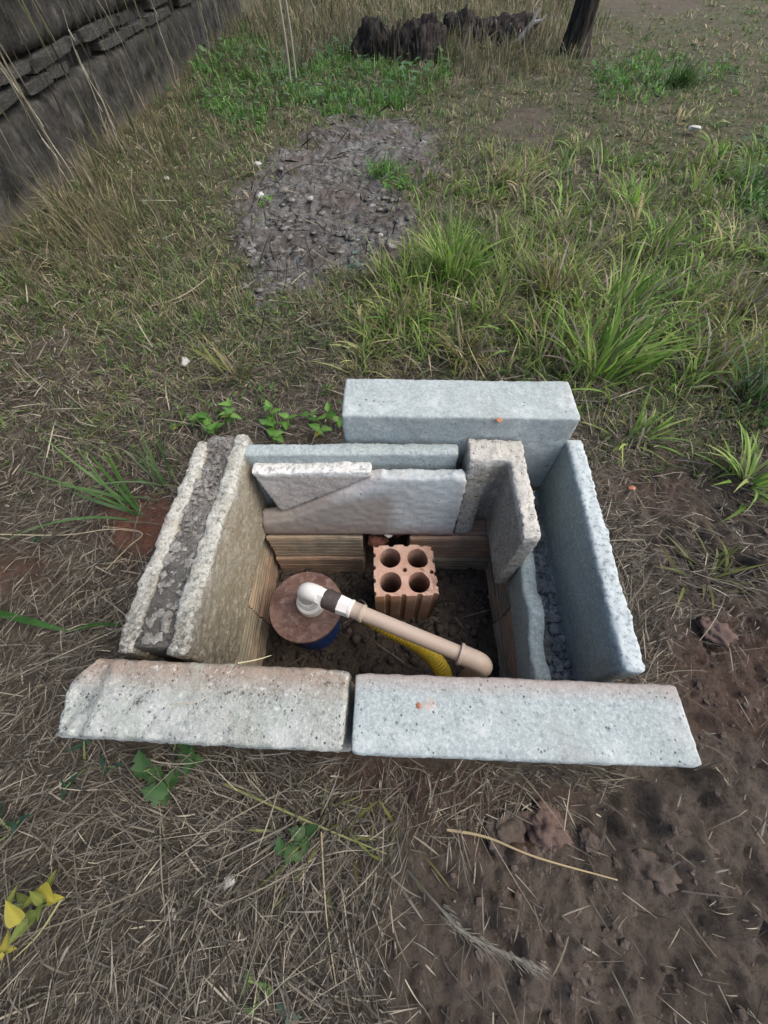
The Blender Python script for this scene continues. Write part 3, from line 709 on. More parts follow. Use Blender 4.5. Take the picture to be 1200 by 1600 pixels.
# broken red brick bits in the gap of the back row
def stone(name, label, cat, loc, r, mat, seed=0, flat=.6, group=None, sub=2, parent=None, cuts=9, rg=.12):
    bm = bmesh.new(); bmesh.ops.create_icosphere(bm, subdivisions=sub, radius=1)
    V = np.array([v.co[:] for v in bm.verts]); F = np.array([[v.index for v in f.verts] for f in bm.faces]); bm.free()
    r_ = np.random.default_rng(seed)
    for _ in range(cuts):                                # cut facets
        n_ = r_.normal(0, 1, 3); n_ /= np.linalg.norm(n_); d = r_.uniform(.45, .8); q = V@n_
        V = V-np.outer(np.maximum(0, q-d), n_)
    V = V*(1+rg*fbm(V, 2.5, 4, seed)[:, None])*np.array([r*r_.uniform(.9, 1.3), r*r_.uniform(.7, 1.0), r*flat])
    o = link(name, np_mesh(name, V, F, mat=mat, smooth=cuts == 0), parent, loc, (r_.uniform(-.2, .2), r_.uniform(-.2, .2), r_.uniform(0, 6)))
    return tag(o, label, cat, group) if label else o
M_TERRA = brickmat('terracotta_chip', (.42, .17, .09), (.55, .26, .15), (.35, .15, .09))
M_DRED = brickmat('dark_red_brick', (.10, .045, .032), (.20, .085, .06), (.07, .045, .04))
M_PALE = concrete('pale_stone', (.45, .44, .40), (.6, .6, .56), (.25, .24, .2), None, 0, .1, .3, .8)
stone('brick_fragment', 'dark red broken brick lump behind the standing brick, left of the gap', 'brick fragment', (-.012, .392, -.055), .030, M_DRED, 4, .8)
stone('brick_fragment', 'crumbled dark red brick lump in the gap right behind the standing brick', 'brick fragment', (.030, .395, -.040), .026, M_DRED, 5, .7)
stone('mortar_lump', 'grey mortar lump hanging in the gap under the leaning slab', 'mortar lump', (.006, .391, -.020), .020, M_C1, 6, .5)

# ------------------------------------------------------------------ standing clay brick with four round holes
def ex_top(m, c): return c
m = MT('clay_orange', .9, .15)
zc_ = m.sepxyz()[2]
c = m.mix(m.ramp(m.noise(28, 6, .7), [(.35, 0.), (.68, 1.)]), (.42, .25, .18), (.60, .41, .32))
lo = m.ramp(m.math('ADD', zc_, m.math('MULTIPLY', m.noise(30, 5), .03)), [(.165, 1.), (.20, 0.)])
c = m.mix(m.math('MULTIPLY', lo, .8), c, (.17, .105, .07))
c = m.mix(m.ramp(m.noise(50, 7, .8), [(.34, .8), (.46, 0.)]), c, (.15, .10, .075))
c = m.mix(m.ramp(m.noise(22, 8, .8), [(.52, 0.), (.66, .6)]), c, (.36, .30, .25))
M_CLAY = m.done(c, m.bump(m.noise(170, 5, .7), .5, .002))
def hollow_brick():
    Wd, Dp, Ht = .118, .104, .19; prof = []
    def edge(p0, p1, nx_, ny_, n_):
        for i in range(n_):
            for t, g_ in ((.04, 0), (.62, 0), (.72, .004), (.92, .004)):
                s_ = (i+t)/n_; prof.append((p0[0]+(p1[0]-p0[0])*s_-nx_*g_, p0[1]+(p1[1]-p0[1])*s_-ny_*g_))
    edge((-Wd/2, -Dp/2), (Wd/2, -Dp/2), 0, -1, 4); edge((Wd/2, -Dp/2), (Wd/2, Dp/2), 1, 0, 4)
    edge((Wd/2, Dp/2), (-Wd/2, Dp/2), 0, 1, 4); edge((-Wd/2, Dp/2), (-Wd/2, -Dp/2), -1, 0, 4)
    V, F = prism(prof, 0, Ht)
    me = bpy.data.meshes.new('b'); me.from_pydata(V, [], F); o = bpy.data.objects.new('b', me); COL.objects.link(o)
    bm = bmesh.new()
    for (cx, cy, r) in [(-.0275, .0245, .0205), (.026, .023, .0205), (-.028, -.025, .0205), (.025, -.0265, .0205), (.0, -.001, .0045), (.051, -.002, .0042)]:
        q = bmesh.ops.create_cone(bm, cap_ends=True, segments=28 if r > .01 else 10, radius1=r, radius2=r, depth=.3)
        for v in q['verts']: v.co += Vector((cx, cy, .15))
    m3 = bpy.data.meshes.new('c'); bm.to_mesh(m3); bm.free(); o2 = bpy.data.objects.new('c', m3); COL.objects.link(o2)
    md = o.modifiers.new('b', 'BOOLEAN'); md.operation = 'DIFFERENCE'; md.object = o2; md.solver = 'EXACT'
    bv = o.modifiers.new('v', 'BEVEL'); bv.width = .0016; bv.segments = 2; bv.limit_method = 'ANGLE'; bv.angle_limit = math.radians(50)
    dg = bpy.context.evaluated_depsgraph_get(); r_ = bpy.data.meshes.new_from_object(o.evaluated_get(dg))
    bpy.data.objects.remove(o); bpy.data.objects.remove(o2)
    co = np.array([v.co[:] for v in r_.vertices])
    rt = sm(co[:, 0], .030, .055)*sm(co[:, 2], .15, .19)*sm(co[:, 1], -.03, .0)
    co[:, 2] -= rt*.012*(1+fbm(co, 60, 2, 3)); co[:, :] += np.stack([fbm(co, 50, 2, s_) for s_ in (1, 2, 3)], 1)*.0012
    for v, p_ in zip(r_.vertices, co): v.co = p_
    r_.materials.clear(); r_.materials.append(M_CLAY); r_.name = 'hollow_brick'; r_.update(); return r_
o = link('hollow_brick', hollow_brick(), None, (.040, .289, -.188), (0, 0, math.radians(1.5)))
tag(o, 'orange hollow clay brick standing on end in the pit, four round holes upward', 'brick')

# ------------------------------------------------------------------ well head, pipework
def tube(path, rad, seg=18, cap=True, rf=None):
    """swept tube; rad number or list"""
    P_ = [Vector(p) for p in path]; n = len(P_); R = rad if isinstance(rad, (list, tuple)) else [rad]*n
    V = []; F = []; nrm = None
    for i in range(n):
        t = (P_[min(i+1, n-1)]-P_[max(i-1, 0)]).normalized()
        if nrm is None: nrm = t.orthogonal().normalized()
        nrm = (nrm-t*nrm.dot(t)).normalized(); bn = t.cross(nrm)
        for k in range(seg):
            a_ = 2*math.pi*k/seg; V.append((P_[i]+(nrm*math.cos(a_)+bn*math.sin(a_))*R[i])[:])
    for i in range(n-1):
        for k in range(seg): F.append([i*seg+k, i*seg+(k+1) % seg, (i+1)*seg+(k+1) % seg, (i+1)*seg+k])
    if cap: F += [list(range(seg))[::-1], list(range((n-1)*seg, n*seg))]
    return V, F
def tmesh(name, parts, mat, smooth=True, ang=35):
    me = bpy.data.meshes.new(name); V = []; F = []
    for v, f in parts:
        o_ = len(V); V += list(v); F += [[i+o_ for i in q] for q in f]
    me.from_pydata(V, [], F); me.polygons.foreach_set('use_smooth', [smooth]*len(F)); me.update()
    bm = bmesh.new(); bm.from_mesh(me); bmesh.ops.recalc_face_normals(bm, faces=bm.faces)
    if smooth:
        for e_ in bm.edges:
            if len(e_.link_faces) == 2 and e_.calc_face_angle(0) > math.radians(ang): e_.smooth = False
    bm.to_mesh(me); bm.free()
    me.materials.append(mat); return me
def plastic(name, a_, dirt, amt=.3, rough=.4, b=30):
    m = MT(name, rough, .45); c = m.mix(m.ramp(m.noise(b, 7, .75), [(.62-.25*amt, 0.), (.72, min(1, amt*1.6))]), a_, dirt)
    m.l(m.ramp(m.noise(40, 4), [(.3, rough*.8), (.7, min(1, rough*1.6))]), m.b.inputs['Roughness'])
    return m.done(c, m.bump(m.noise(90, 4), .15, .001))
M_WHITE = plastic('white_plastic', (.78, .78, .74), (.46, .41, .33), .35, .35)
M_BEIGE = plastic('beige_pipe_plastic', (.47, .385, .31), (.30, .235, .185), .4, .42, 14)
M_BLACK = plastic('black_rubber', (.055, .045, .04), (.16, .12, .09), .5, .6, 50)
M_BLUE = plastic('blue_plastic', (.02, .07, .26), (.03, .035, .06), .3, .35)
M_YEL = plastic('yellow_plastic', (.58, .42, .03), (.30, .22, .06), .35, .5, 40)
m = MT('rusty_plate', .55, .35)
c = m.mix(m.ramp(m.noise(18, 8, .75), [(.38, 0.), (.6, 1.)]), (.085, .042, .032), (.165, .10, .08))
c = m.mix(m.ramp(m.noise(60, 9, .85), [(.50, 0.), (.62, .8)]), c, (.27, .20, .175))
c = m.mix(m.ramp(m.noise(38, 9, .85), [(.36, .9), (.46, 0.)]), c, (.05, .025, .02))
c = m.mix(m.ramp(m.noise(11, 6, .8), [(.33, .8), (.45, 0.)]), c, (.12, .035, .022))
M_RUST = m.done(c, m.bump(m.noise(120, 5, .7), .35, .0015))

wx, wy = -.150, .233
wl = empty('well_casing', 'blue well casing in the pit topped by a round rusty red cap', 'well pipe', (wx, wy, -.19))
link('casing_pipe', tmesh('casing_pipe', [tube([(0, 0, 0), (0, 0, .141)], .0545, 40)], M_BLUE), wl)
prof = [(.0690, .141), (.0700, .1425), (.0700, .1480), (.0690, .1495)]
V = []; F = []
ns = 64
for r, z in prof:
    for k in range(ns): a_ = 2*math.pi*k/ns; V.append((r*math.cos(a_)*(1+.006*math.sin(3*a_+1)), r*math.sin(a_), z))
for i in range(3):
    for k in range(ns): F.append([i*ns+k, i*ns+(k+1) % ns, (i+1)*ns+(k+1) % ns, (i+1)*ns+k])
F += [list(range(ns))[::-1], list(range(3*ns, 4*ns))]
link('cap_plate', tmesh('cap_plate', [(V, F)], M_RUST), wl)

ZP = .040                                                     # height of the pipe axis
EP = Vector((*P(476, 921, ZP), ZP)); END = Vector((*P(752, 1034, ZP), ZP-.006))
dr = (END-EP).normalized(); LEN = (END-EP).length
pp = empty('water_pipe', 'beige water pipe run from the white elbow on the cap across the pit', 'pipe', (EP.x, EP.y, -.04))
def loc(p): return (p[0]-EP.x, p[1]-EP.y, p[2]+.04)
def seg_(t0, t1): return [loc(EP+dr*t0), loc(EP+dr*t1)]
def bead(ts, rs): return [loc(EP+dr*t*.95) for t in ts], [q*.80 for q in rs]
# white elbow: nut on the cap, rings, bend
zc0 = -.0405
EL = []
EL.append(tube([loc((EP.x, EP.y, z)) for z in (zc0, zc0+.002, zc0+.020, zc0+.023)], [.0235, .0262, .0262, .024], 26))
EL.append(tube([loc((EP.x, EP.y, z)) for z in (zc0+.023, zc0+.026, zc0+.031, zc0+.033)], [.0185, .0205, .0205, .0185], 26))
EL.append(tube([loc((EP.x, EP.y, z)) for z in (zc0+.033, zc0+.036, zc0+.040, zc0+.042)], [.0175, .0195, .0195, .0175], 26))
arc = [(EP.x, EP.y, zc0+.035)]
for k in range(9):
    a_ = math.pi/2*k/8; q = .018
    arc.append((EP.x+dr.x*q*(1-math.cos(a_)), EP.y+dr.y*q*(1-math.cos(a_)), ZP-q+q*math.sin(a_)))
arc.append(tuple(EP+dr*.024+Vector((0, 0, 0))))
EL.append(tube([loc(p) for p in arc], [.0160]*(len(arc)), 26))
link('elbow', tmesh('elbow', EL, M_WHITE), pp)
def ring(name, pts, mat, seg=26, smooth=True): 
    p_, r_ = bead([t for t, r in pts], [r for t, r in pts]); return link(name, tmesh(name, [tube(p_, r_, seg)], mat, smooth), pp)
ring('collar', [(.022, .0185), (.023, .0200), (.029, .0200), (.030, .019)], M_WHITE)
ring('hex_nut', [(.030, .0205), (.042, .0205)], M_WHITE, 6, False)
ring('coupling', [(.0405, .0195), (.042, .0215), (.048, .0222), (.056, .0215), (.066, .0222), (.070, .0205)], M_BLACK)
ring('union_nut', [(.070, .0215), (.090, .0200)], M_WHITE, 7, False)
ring('white_sleeve', [(.090, .0182), (.091, .0198), (.0955, .0198), (.0965, .018)], M_WHITE)
ring('pipe_socket', [(.0965, .0178), (.112, .0182), (.1135, .0195), (.118, .0195), (.119, .0165)], M_BEIGE)
ring('pipe_length', [(.112, .0158), (.16, .0158), (.22, .0159), (LEN/.95-.030, .0160)], M_BEIGE)
d2 = dr.copy()
arc = [EP+dr*(LEN-.036), EP+dr*(LEN-.0355), EP+dr*(LEN-.031), EP+dr*(LEN-.030), EP+dr*(LEN-.012)]
rr = [.0155, .0180, .0180, .0162, .0162]
for k in range(1, 9):
    a_ = math.pi/2*k/8; q = .019
    arc.append(EP+dr*(LEN-.012+q*math.sin(a_))-Vector((0, 0, q*(1-math.cos(a_))))); rr.append(.0162)
arc.append(arc[-1]-Vector((0, 0, .02))); rr.append(.0168); arc.append(arc[-1]-Vector((0, 0, .001))); rr.append(.0165); arc.append(arc[-1]-Vector((0, 0, .14))); rr.append(.0165)
link('end_elbow', tmesh('end_elbow', [tube([loc(p) for p in arc], rr, 24)], M_BEIGE), pp)
# yellow corrugated conduit
def spl(pts, n):
    out_ = []; Pn = [Vector(p) for p in pts]; Pn = [Pn[0]*2-Pn[1]]+Pn+[Pn[-1]*2-Pn[-2]]
    for i in range(1, len(Pn)-2):
        for k in range(n):
            t = k/n; a_, b_, c_, d_ = Pn[i-1:i+3]
            out_.append(.5*((2*b_)+(-a_+c_)*t+(2*a_-5*b_+4*c_-d_)*t*t+(-a_+3*b_-3*c_+d_)*t**3))
    out_.append(Pn[-2]); return out_
yp = [(*P(560, 955, -.02), -.02), (*P(606, 982, -.03), -.03), (*P(642, 1001, -.035), -.035), (*P(670, 1020, -.04), -.04), (*P(690, 1046, -.06), -.06), (*P(696, 1068, -.11), -.11), (*P(694, 1082, -.19), -.19)]
pts = spl(yp, 34); rr = [.0142+.0011*math.sin(i*2*math.pi/4) for i in range(len(pts))]
o = link('conduit', tmesh('conduit', [tube(pts, rr, 16)], M_YEL, True, 180)); tag(o, 'yellow corrugated conduit curving down under the beige pipe', 'conduit')
wpts = spl([(*P(552, 950, -.02), -.02), (*P(562, 938, .0), .0), (*P(572, 946, .01), .01), (*P(566, 962, -.02), -.02), (*P(548, 975, -.08), -.08), (*P(540, 985, -.17), -.17)], 10)
o = link('wire', tmesh('wire', [tube(wpts, .0016, 8)], M_BLACK)); tag(o, 'thin black wire looping beside the white union nut', 'wire')

# ------------------------------------------------------------------ old wall at the far left
m = MT('weathered_wall', .95, .1)
vs = m.scaled((1, 1, .4))
c = m.mix(m.ramp(m.noise(9, 8, .75), [(.36, 0.), (.64, 1.)]), (.022, .022, .020), (.085, .082, .075))
c = m.mix(m.ramp(m.noise(16, 6, .7, vs), [(.54, 0.), (.66, .7)]), c, (.17, .165, .155))
c = m.mix(m.ramp(m.noise(13, 5, .7, vs), [(.30, .9), (.46, 0.)]), c, (.018, .018, .016))
zz_ = m.sepxyz()[2]
lw = m.ramp(m.math('ADD', zz_, m.math('MULTIPLY', m.noise(3, 5, .6), .16)), [(.06, .7), (.15, 0.)])
c = m.mix(lw, c, (.17, .155, .12))
M_WALL = m.done(c, m.bump(m.noise(40, 8, .75), .9, .012))
M_WB = concrete('wall_stone', (.07, .07, .065), (.19, .19, .18), (.02, .02, .02), (.035, .035, .032), .7, .5, .25, 1.5)
wall = empty('old_wall', 'dark mossy masonry wall running back along the left edge', 'wall', (-1.42, 1.0, 0))
def gridface(fx, ys, zs, seed, amp):
    Yg, Zg_ = np.meshgrid(ys, zs); p = np.stack([Yg.ravel()*0, Yg.ravel(), Zg_.ravel()], 1)
    return p
def wall_slab(name, y0, y1, z0, z1, thick, x=0., seed=0, amp=.02, step=.022):
    ys = np.arange(y0, y1+step, step); zs = np.linspace(z0, z1, max(3, int((z1-z0)/step)))
    Yg, Zq = np.meshgrid(ys, zs); n1, n2 = len(ys), len(zs)
    yy, zq = Yg.ravel(), Zq.ravel(); p = np.stack([yy*0, yy, zq], 1)
    edge = np.minimum(zq-z0, z1-zq)
    xf = x+fbm(p, 3, 4, seed)*amp+fbm(p, 25, 3, seed+2)*amp*.35-.02*(1-sm(edge, 0, .02))
    A = np.stack([xf, yy, zq], 1); B = np.stack([yy*0+x-thick, yy, zq], 1)
    ii = (np.arange(n2-1)[:, None]*n1+np.arange(n1-1)[None, :]).ravel(); f1 = np.stack([ii, ii+1, ii+n1+1, ii+n1], 1); N = n1*n2
    F = [f1, f1[:, ::-1]+N]; b = []
    rim = list(range(n1-1)); 
    for i in range(n1-1): b += [[i, i+N, i+1+N, i+1], [N-n1+i, N-n1+i+1, 2*N-n1+i+1, 2*N-n1+i]]
    for j in range(n2-1): b += [[j*n1, (j+1)*n1, (j+1)*n1+N, j*n1+N], [j*n1+n1-1, j*n1+n1-1+N, (j+1)*n1+n1-1+N, (j+1)*n1+n1-1]]
    F.append(np.array(b)); return link(name, np_mesh(name, np.concatenate([A, B]), F, mat=M_WALL), wall)
wall_slab('plinth', -1.5, 5.2, -.12, .232, .22, 0., 1, .03)
wall_slab('upper_masonry', -1.5, 5.2, .335, .52, .24, .004, 9, .035, .022)
wall_slab('upper_masonry', -1.5, 5.2, .53, 1.5, .24, -.004, 19, .03, .03)
wall_slab('core', -1.49, 5.19, .20, .36, .17, -.055, 5, .01, .04)
SB = []
for s_ in range(6):
    r_ = np.random.default_rng(200+s_)
    V, F = lumps(np.zeros(1), np.zeros(1), np.zeros(1), np.ones(1), 300+s_)
    bm = bmesh.new(); bmesh.ops.create_cube(bm, size=1); bmesh.ops.bevel(bm, geom=bm.edges, offset=.10, segments=1, affect='EDGES')
    for v in bm.verts: v.co += Vector(r_.uniform(-.05, .05, 3))
    me = bpy.data.meshes.new('brick'); bm.to_mesh(me); bm.free(); me.materials.append(M_WB); SB.append(me)
for row, z in ((0, .257), (1, .308)):
    y = -.9+row*.1
    while y < 4.9:
        L = rnd.uniform(.12, .38)
        if rnd.random() < .8:
            o = link('brick', rnd.choice(SB), wall, (rnd.uniform(-.068, -.045), y+L/2, z+rnd.uniform(-.005, .005)), (rnd.uniform(-.04, .04), 0, rnd.uniform(-.04, .04)))
            o.scale = (.10, L-.010, rnd.uniform(.030, .046))
        y += L

# ------------------------------------------------------------------ tree, stumps, saplings
def bark(name, a_, b_):
    m = MT(name, .95, .1); v = m.scaled((1, 1, .2))
    c = m.mix(m.ramp(m.noise(40, 8, .75, v), [(.4, 0.), (.62, 1.)]), a_, b_)
    return m.done(c, m.bump(m.noise(45, 8, .75, v), 1., .02))
M_BARK = bark('dark_bark', (.018, .016, .014), (.085, .075, .065))
M_CHAR = bark('charred_wood', (.020, .018, .017), (.11, .095, .082))
M_GREYW = bark('grey_dead_wood', (.17, .155, .135), (.36, .34, .31))
def trunk_mesh(name, pts, rads, mat, seg=28, amp=.12, seed=0):
    V, F = tube(pts, rads, seg); V = np.array(V)
    c = np.array(pts); 
    idx = np.repeat(np.arange(len(pts)), seg); d = V-c[idx]; q = np.stack([d[:, 0]*14, d[:, 1]*14, V[:, 2]*1.6], 1)
    V = c[idx]+d*(1+amp*fbm(q, 1.6, 3, seed))[:, None]
    return tmesh(name, [(V.tolist(), F)], mat, True, 180)
tx, ty = P(896, 88, 0)
tree = empty('tree', 'dark rough tree trunk standing at the far right edge of the plot', 'tree', (tx, ty, 0))
zs = np.linspace(-.05, 3.2, 60)
link('trunk', trunk_mesh('trunk', [(.02*math.sin(z*1.1)-.05*z, .03*z, z) for z in zs], [.088+.035*math.exp(-max(z, 0)/.10)-.012*z for z in zs], M_BARK, 28, .35, 3), tree)
cr = []
for k in range(9):
    a_ = k*2.4; z0 = 2.2+k*.1; L = rnd.uniform(.7, 1.3)
    q = [(.04+math.cos(a_)*L*t, .08+math.sin(a_)*L*t, z0+L*t*.8) for t in np.linspace(0, 1, 7)]
    link('limb', trunk_mesh('limb', q, [.04*(1-t*.8) for t in np.linspace(0, 1, 7)], M_BARK, 10, .2, k), tree)
n = 2600; a_ = rng.uniform(0, 6.28, n); rr_ = rng.uniform(.15, 1.25, n); zz2 = rng.uniform(2.3, 3.7, n)
V, F, C = blade_arrays(n, np.stack([np.cos(a_)*rr_, np.sin(a_)*rr_, zz2+fbm(np.stack([np.cos(a_)*rr_, np.sin(a_)*rr_, zz2], 1), 2, 2, 4)*.4], 1), rng.uniform(.06, .12, n), rng.uniform(.02, .04, n), rng.uniform(0, 6.28, n), rng.uniform(-.6, .6, n), rng.uniform(-1, .3, n), pick(GREENC*.8, n), 0, 3)
link('crown', np_mesh('crown', V, F, C, M_GRASS), tree)

def heap(name, label, cat, u, v, wdt, hgt, mat, nst, seed, smat, lean=.35):
    r_ = random.Random(seed); x0, y0 = P(u, v, 0); root = empty(name, label, cat, (x0, y0, 0))
    for k in range(4):
        bm = bmesh.new(); bmesh.ops.create_icosphere(bm, subdivisions=4, radius=1)
        V = np.array([q.co[:] for q in bm.verts]); F = np.array([[q.index for q in f.verts] for f in bm.faces]); bm.free()
        V = V*(1+.6*fbm(V*np.array([1, 1, .6]), 2.6, 4, seed+k)[:, None])*np.array([wdt*r_.uniform(.25, .4), wdt*.25, hgt*r_.uniform(.6, 1)])
        link('stump_lump', np_mesh('stump_lump', V, F, mat=mat), root, ((k-1.5)*wdt*.26+r_.uniform(-.03, .03), r_.uniform(-.04, .06), hgt*.12))
    for k in range(nst):
        xx = r_.uniform(-.5, .5)*wdt; L = hgt*r_.uniform(.6, 1.25)*(1-abs(xx)/wdt*.6); l1 = r_.gauss(0, lean); l2 = r_.uniform(-.3, .1)
        q = [(xx+l1*L*t, -.13+.14*t*abs(l1)+l2*.05*t-.05*r_.random()*t, L*t*.95-.02) for t in (0, .35, .7, 1)]
        link('branch', tmesh('branch', [tube(q, [.014, .012, .009, .004], 7)], smat if r_.random() < .55 else mat), root)
    return root
heap('burnt_stump', 'charred dark stump mass beyond the lush grass, left one of the two heaps', 'stump', 618, 92, .46, .20, M_CHAR, 22, 3, M_CHAR, .5)
hp = heap('branch_pile', 'heap of grey splintered branches beside the charred stump, nearer the tree', 'branch pile', 768, 68, .56, .15, M_CHAR, 70, 8, M_GREYW, .25)
q = [(.14, -.2, .0), (.19, -.2, .06), (.26, -.19, .13), (.29, -.18, .20)]
link('pale_branch', tmesh('pale_branch', [tube(q, [.016, .017, .015, .008], 8), tube([(.26, -.19, .13), (.33, -.19, .14), (.36, -.19, .17)], [.012, .01, .005], 7)], plastic('bleached_wood', (.42, .40, .36), (.25, .23, .2), .4, .9)), hp)
M_STALK = MT('pale_stalk', .8, .1).done((.34, .32, .25))
for u, v, top, lab in ((455, 140, (428, -6), 'left thin bare sapling stem rising from the lush grass'), (463, 132, (440, -6), 'right thin bare sapling stem, just beside its twin in the lush grass')):
    x0, y0 = P(u, v, 0); q = [(x0+.01*math.sin(t*9)-.02*t, y0+.02*t, t*1.3-.01) for t in np.linspace(0, 1, 12)]
    o = link('sapling', tmesh('sapling', [tube([(a_-x0, b_-y0, c_) for a_, b_, c_ in q], [.009-.004*t for t in np.linspace(0, 1, 12)], 6)], M_STALK), None, (x0, y0, 0))
    tag(o, lab, 'sapling')

# dry stalks leaning in front of the wall
ws = [((112, 290), .34, -.06, 'dry pale stalk at the wall foot, longest of those before the wall'), ((70, 297), .18, -.02, 'short dry stalk beside the dark wall, lowest on the left'),
      ((196, 245), .33, -.03, 'dry stalk rising across the dark blotch of the wall'), ((178, 232), .42, .02, 'tall jointed dry stalk across the middle of the wall'),
      ((280, 140), .36, -.02, 'tan stalk drooping by the mossy end of the wall'), ((330, 90), .40, .04, 'leafy tan stalk at the far end of the wall')]
for k, ((u, v), L, ln, lab) in enumerate(ws):
    x0, y0 = P(u, v, 0); x0 = max(x0, -1.34)
    q = [(ln*t*t+.006*math.sin(t*11+k), .03*t, L*t) for t in np.linspace(0, 1, 9)]
    parts = [tube(q, [.0028-.0015*t for t in np.linspace(0, 1, 9)], 5)]
    for j in (3, 5, 7): parts.append(tube([q[j], (q[j][0]+.012, q[j][1]-.01, q[j][2]-.03)], [.0035, .001], 5))
    o = link('dry_stalk', tmesh('dry_stalk', parts, M_STALK), None, (x0, y0, 0)); tag(o, lab, 'dry stalk', 'dry stalks in front of the wall')

# dead creepers matted over the wall face
n = 420; y_ = rng.uniform(.9, 6.0, n); top_ = rng.uniform(.15, 1.1, n)
V, F, C = blade_arrays(n, np.stack([rng.uniform(-1.40, -1.33, n), y_, top_], 1), rng.uniform(.12, .45, n), rng.uniform(.003, .007, n), rng.uniform(0, 6.28, n), rng.normal(-1.3, .2, n), rng.normal(-1.45, .2, n), pick(np.array([[.20, .18, .12], [.10, .09, .06], [.13, .14, .07], [.05, .045, .035], [.28, .26, .19]]), n), 0, 5)
o = link('dead_creeper', np_mesh('dead_creeper', V, F, C, M_STRAW)); tag(o, 'dead stems and creepers hanging in front of the dark wall', 'creeper', kind='stuff')
# grass tufts, each its own plant ------------------------------------------, each its own plant
BR = np.array([[.17, .33, .055], [.22, .40, .09], [.11, .24, .045], [.30, .41, .13]])
def tuft(u, v, n, Hr, spread, label, pal=BR, lean=1.15, droop=1.0, wr=(.003, .006), dead=.15, bias=None, name='grass_tuft', group='grass tufts behind and beside the pit', parts=False):
    x0, y0 = P(u, v, 0); z0 = float(ground_z(np.array([x0]), np.array([y0]), None, False)[0])
    a_ = rng.uniform(0, 6.28, n); r = np.abs(rng.normal(0, spread, n))
    root = np.stack([np.cos(a_)*r, np.sin(a_)*r, rng.uniform(-.006, 0, n)], 1)
    az = a_+rng.normal(0, .7, n)
    if bias is not None: az = np.where(rng.random(n) < .6, bias+rng.normal(0, .5, n), az)
    L = rng.uniform(*Hr, n); W = rng.uniform(*wr, n)
    e0 = np.clip(rng.normal(lean, .22, n), .3, 1.55); e1 = e0-np.abs(rng.normal(droop, .45, n))
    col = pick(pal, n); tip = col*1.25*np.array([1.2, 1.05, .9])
    dd = rng.random(n) < dead; col[dd] = pick(STRAWC[:3], int(dd.sum())); tip[dd] = col[dd]
    if not parts:
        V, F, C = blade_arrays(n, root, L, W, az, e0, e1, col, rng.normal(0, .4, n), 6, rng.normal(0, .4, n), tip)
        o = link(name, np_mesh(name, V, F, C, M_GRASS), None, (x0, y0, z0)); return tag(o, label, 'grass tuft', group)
    root_o = empty(name, label, 'grass tuft', (x0, y0, z0), 0, group)
    for i in range(n):
        s_ = slice(i, i+1); V, F, C = blade_arrays(1, root[s_], L[s_], W[s_], az[s_], e0[s_], e1[s_], col[s_], rng.normal(0, .3, 1), 8, rng.normal(0, .4, 1), tip[s_])
        link('blade', np_mesh('blade', V, F, C, M_GRASS), root_o)
    return root_o
DG = np.array([[.05, .12, .03], [.07, .15, .045], [.06, .13, .05]])
YG = np.array([[.17, .20, .06], [.13, .17, .05], [.22, .21, .09]])
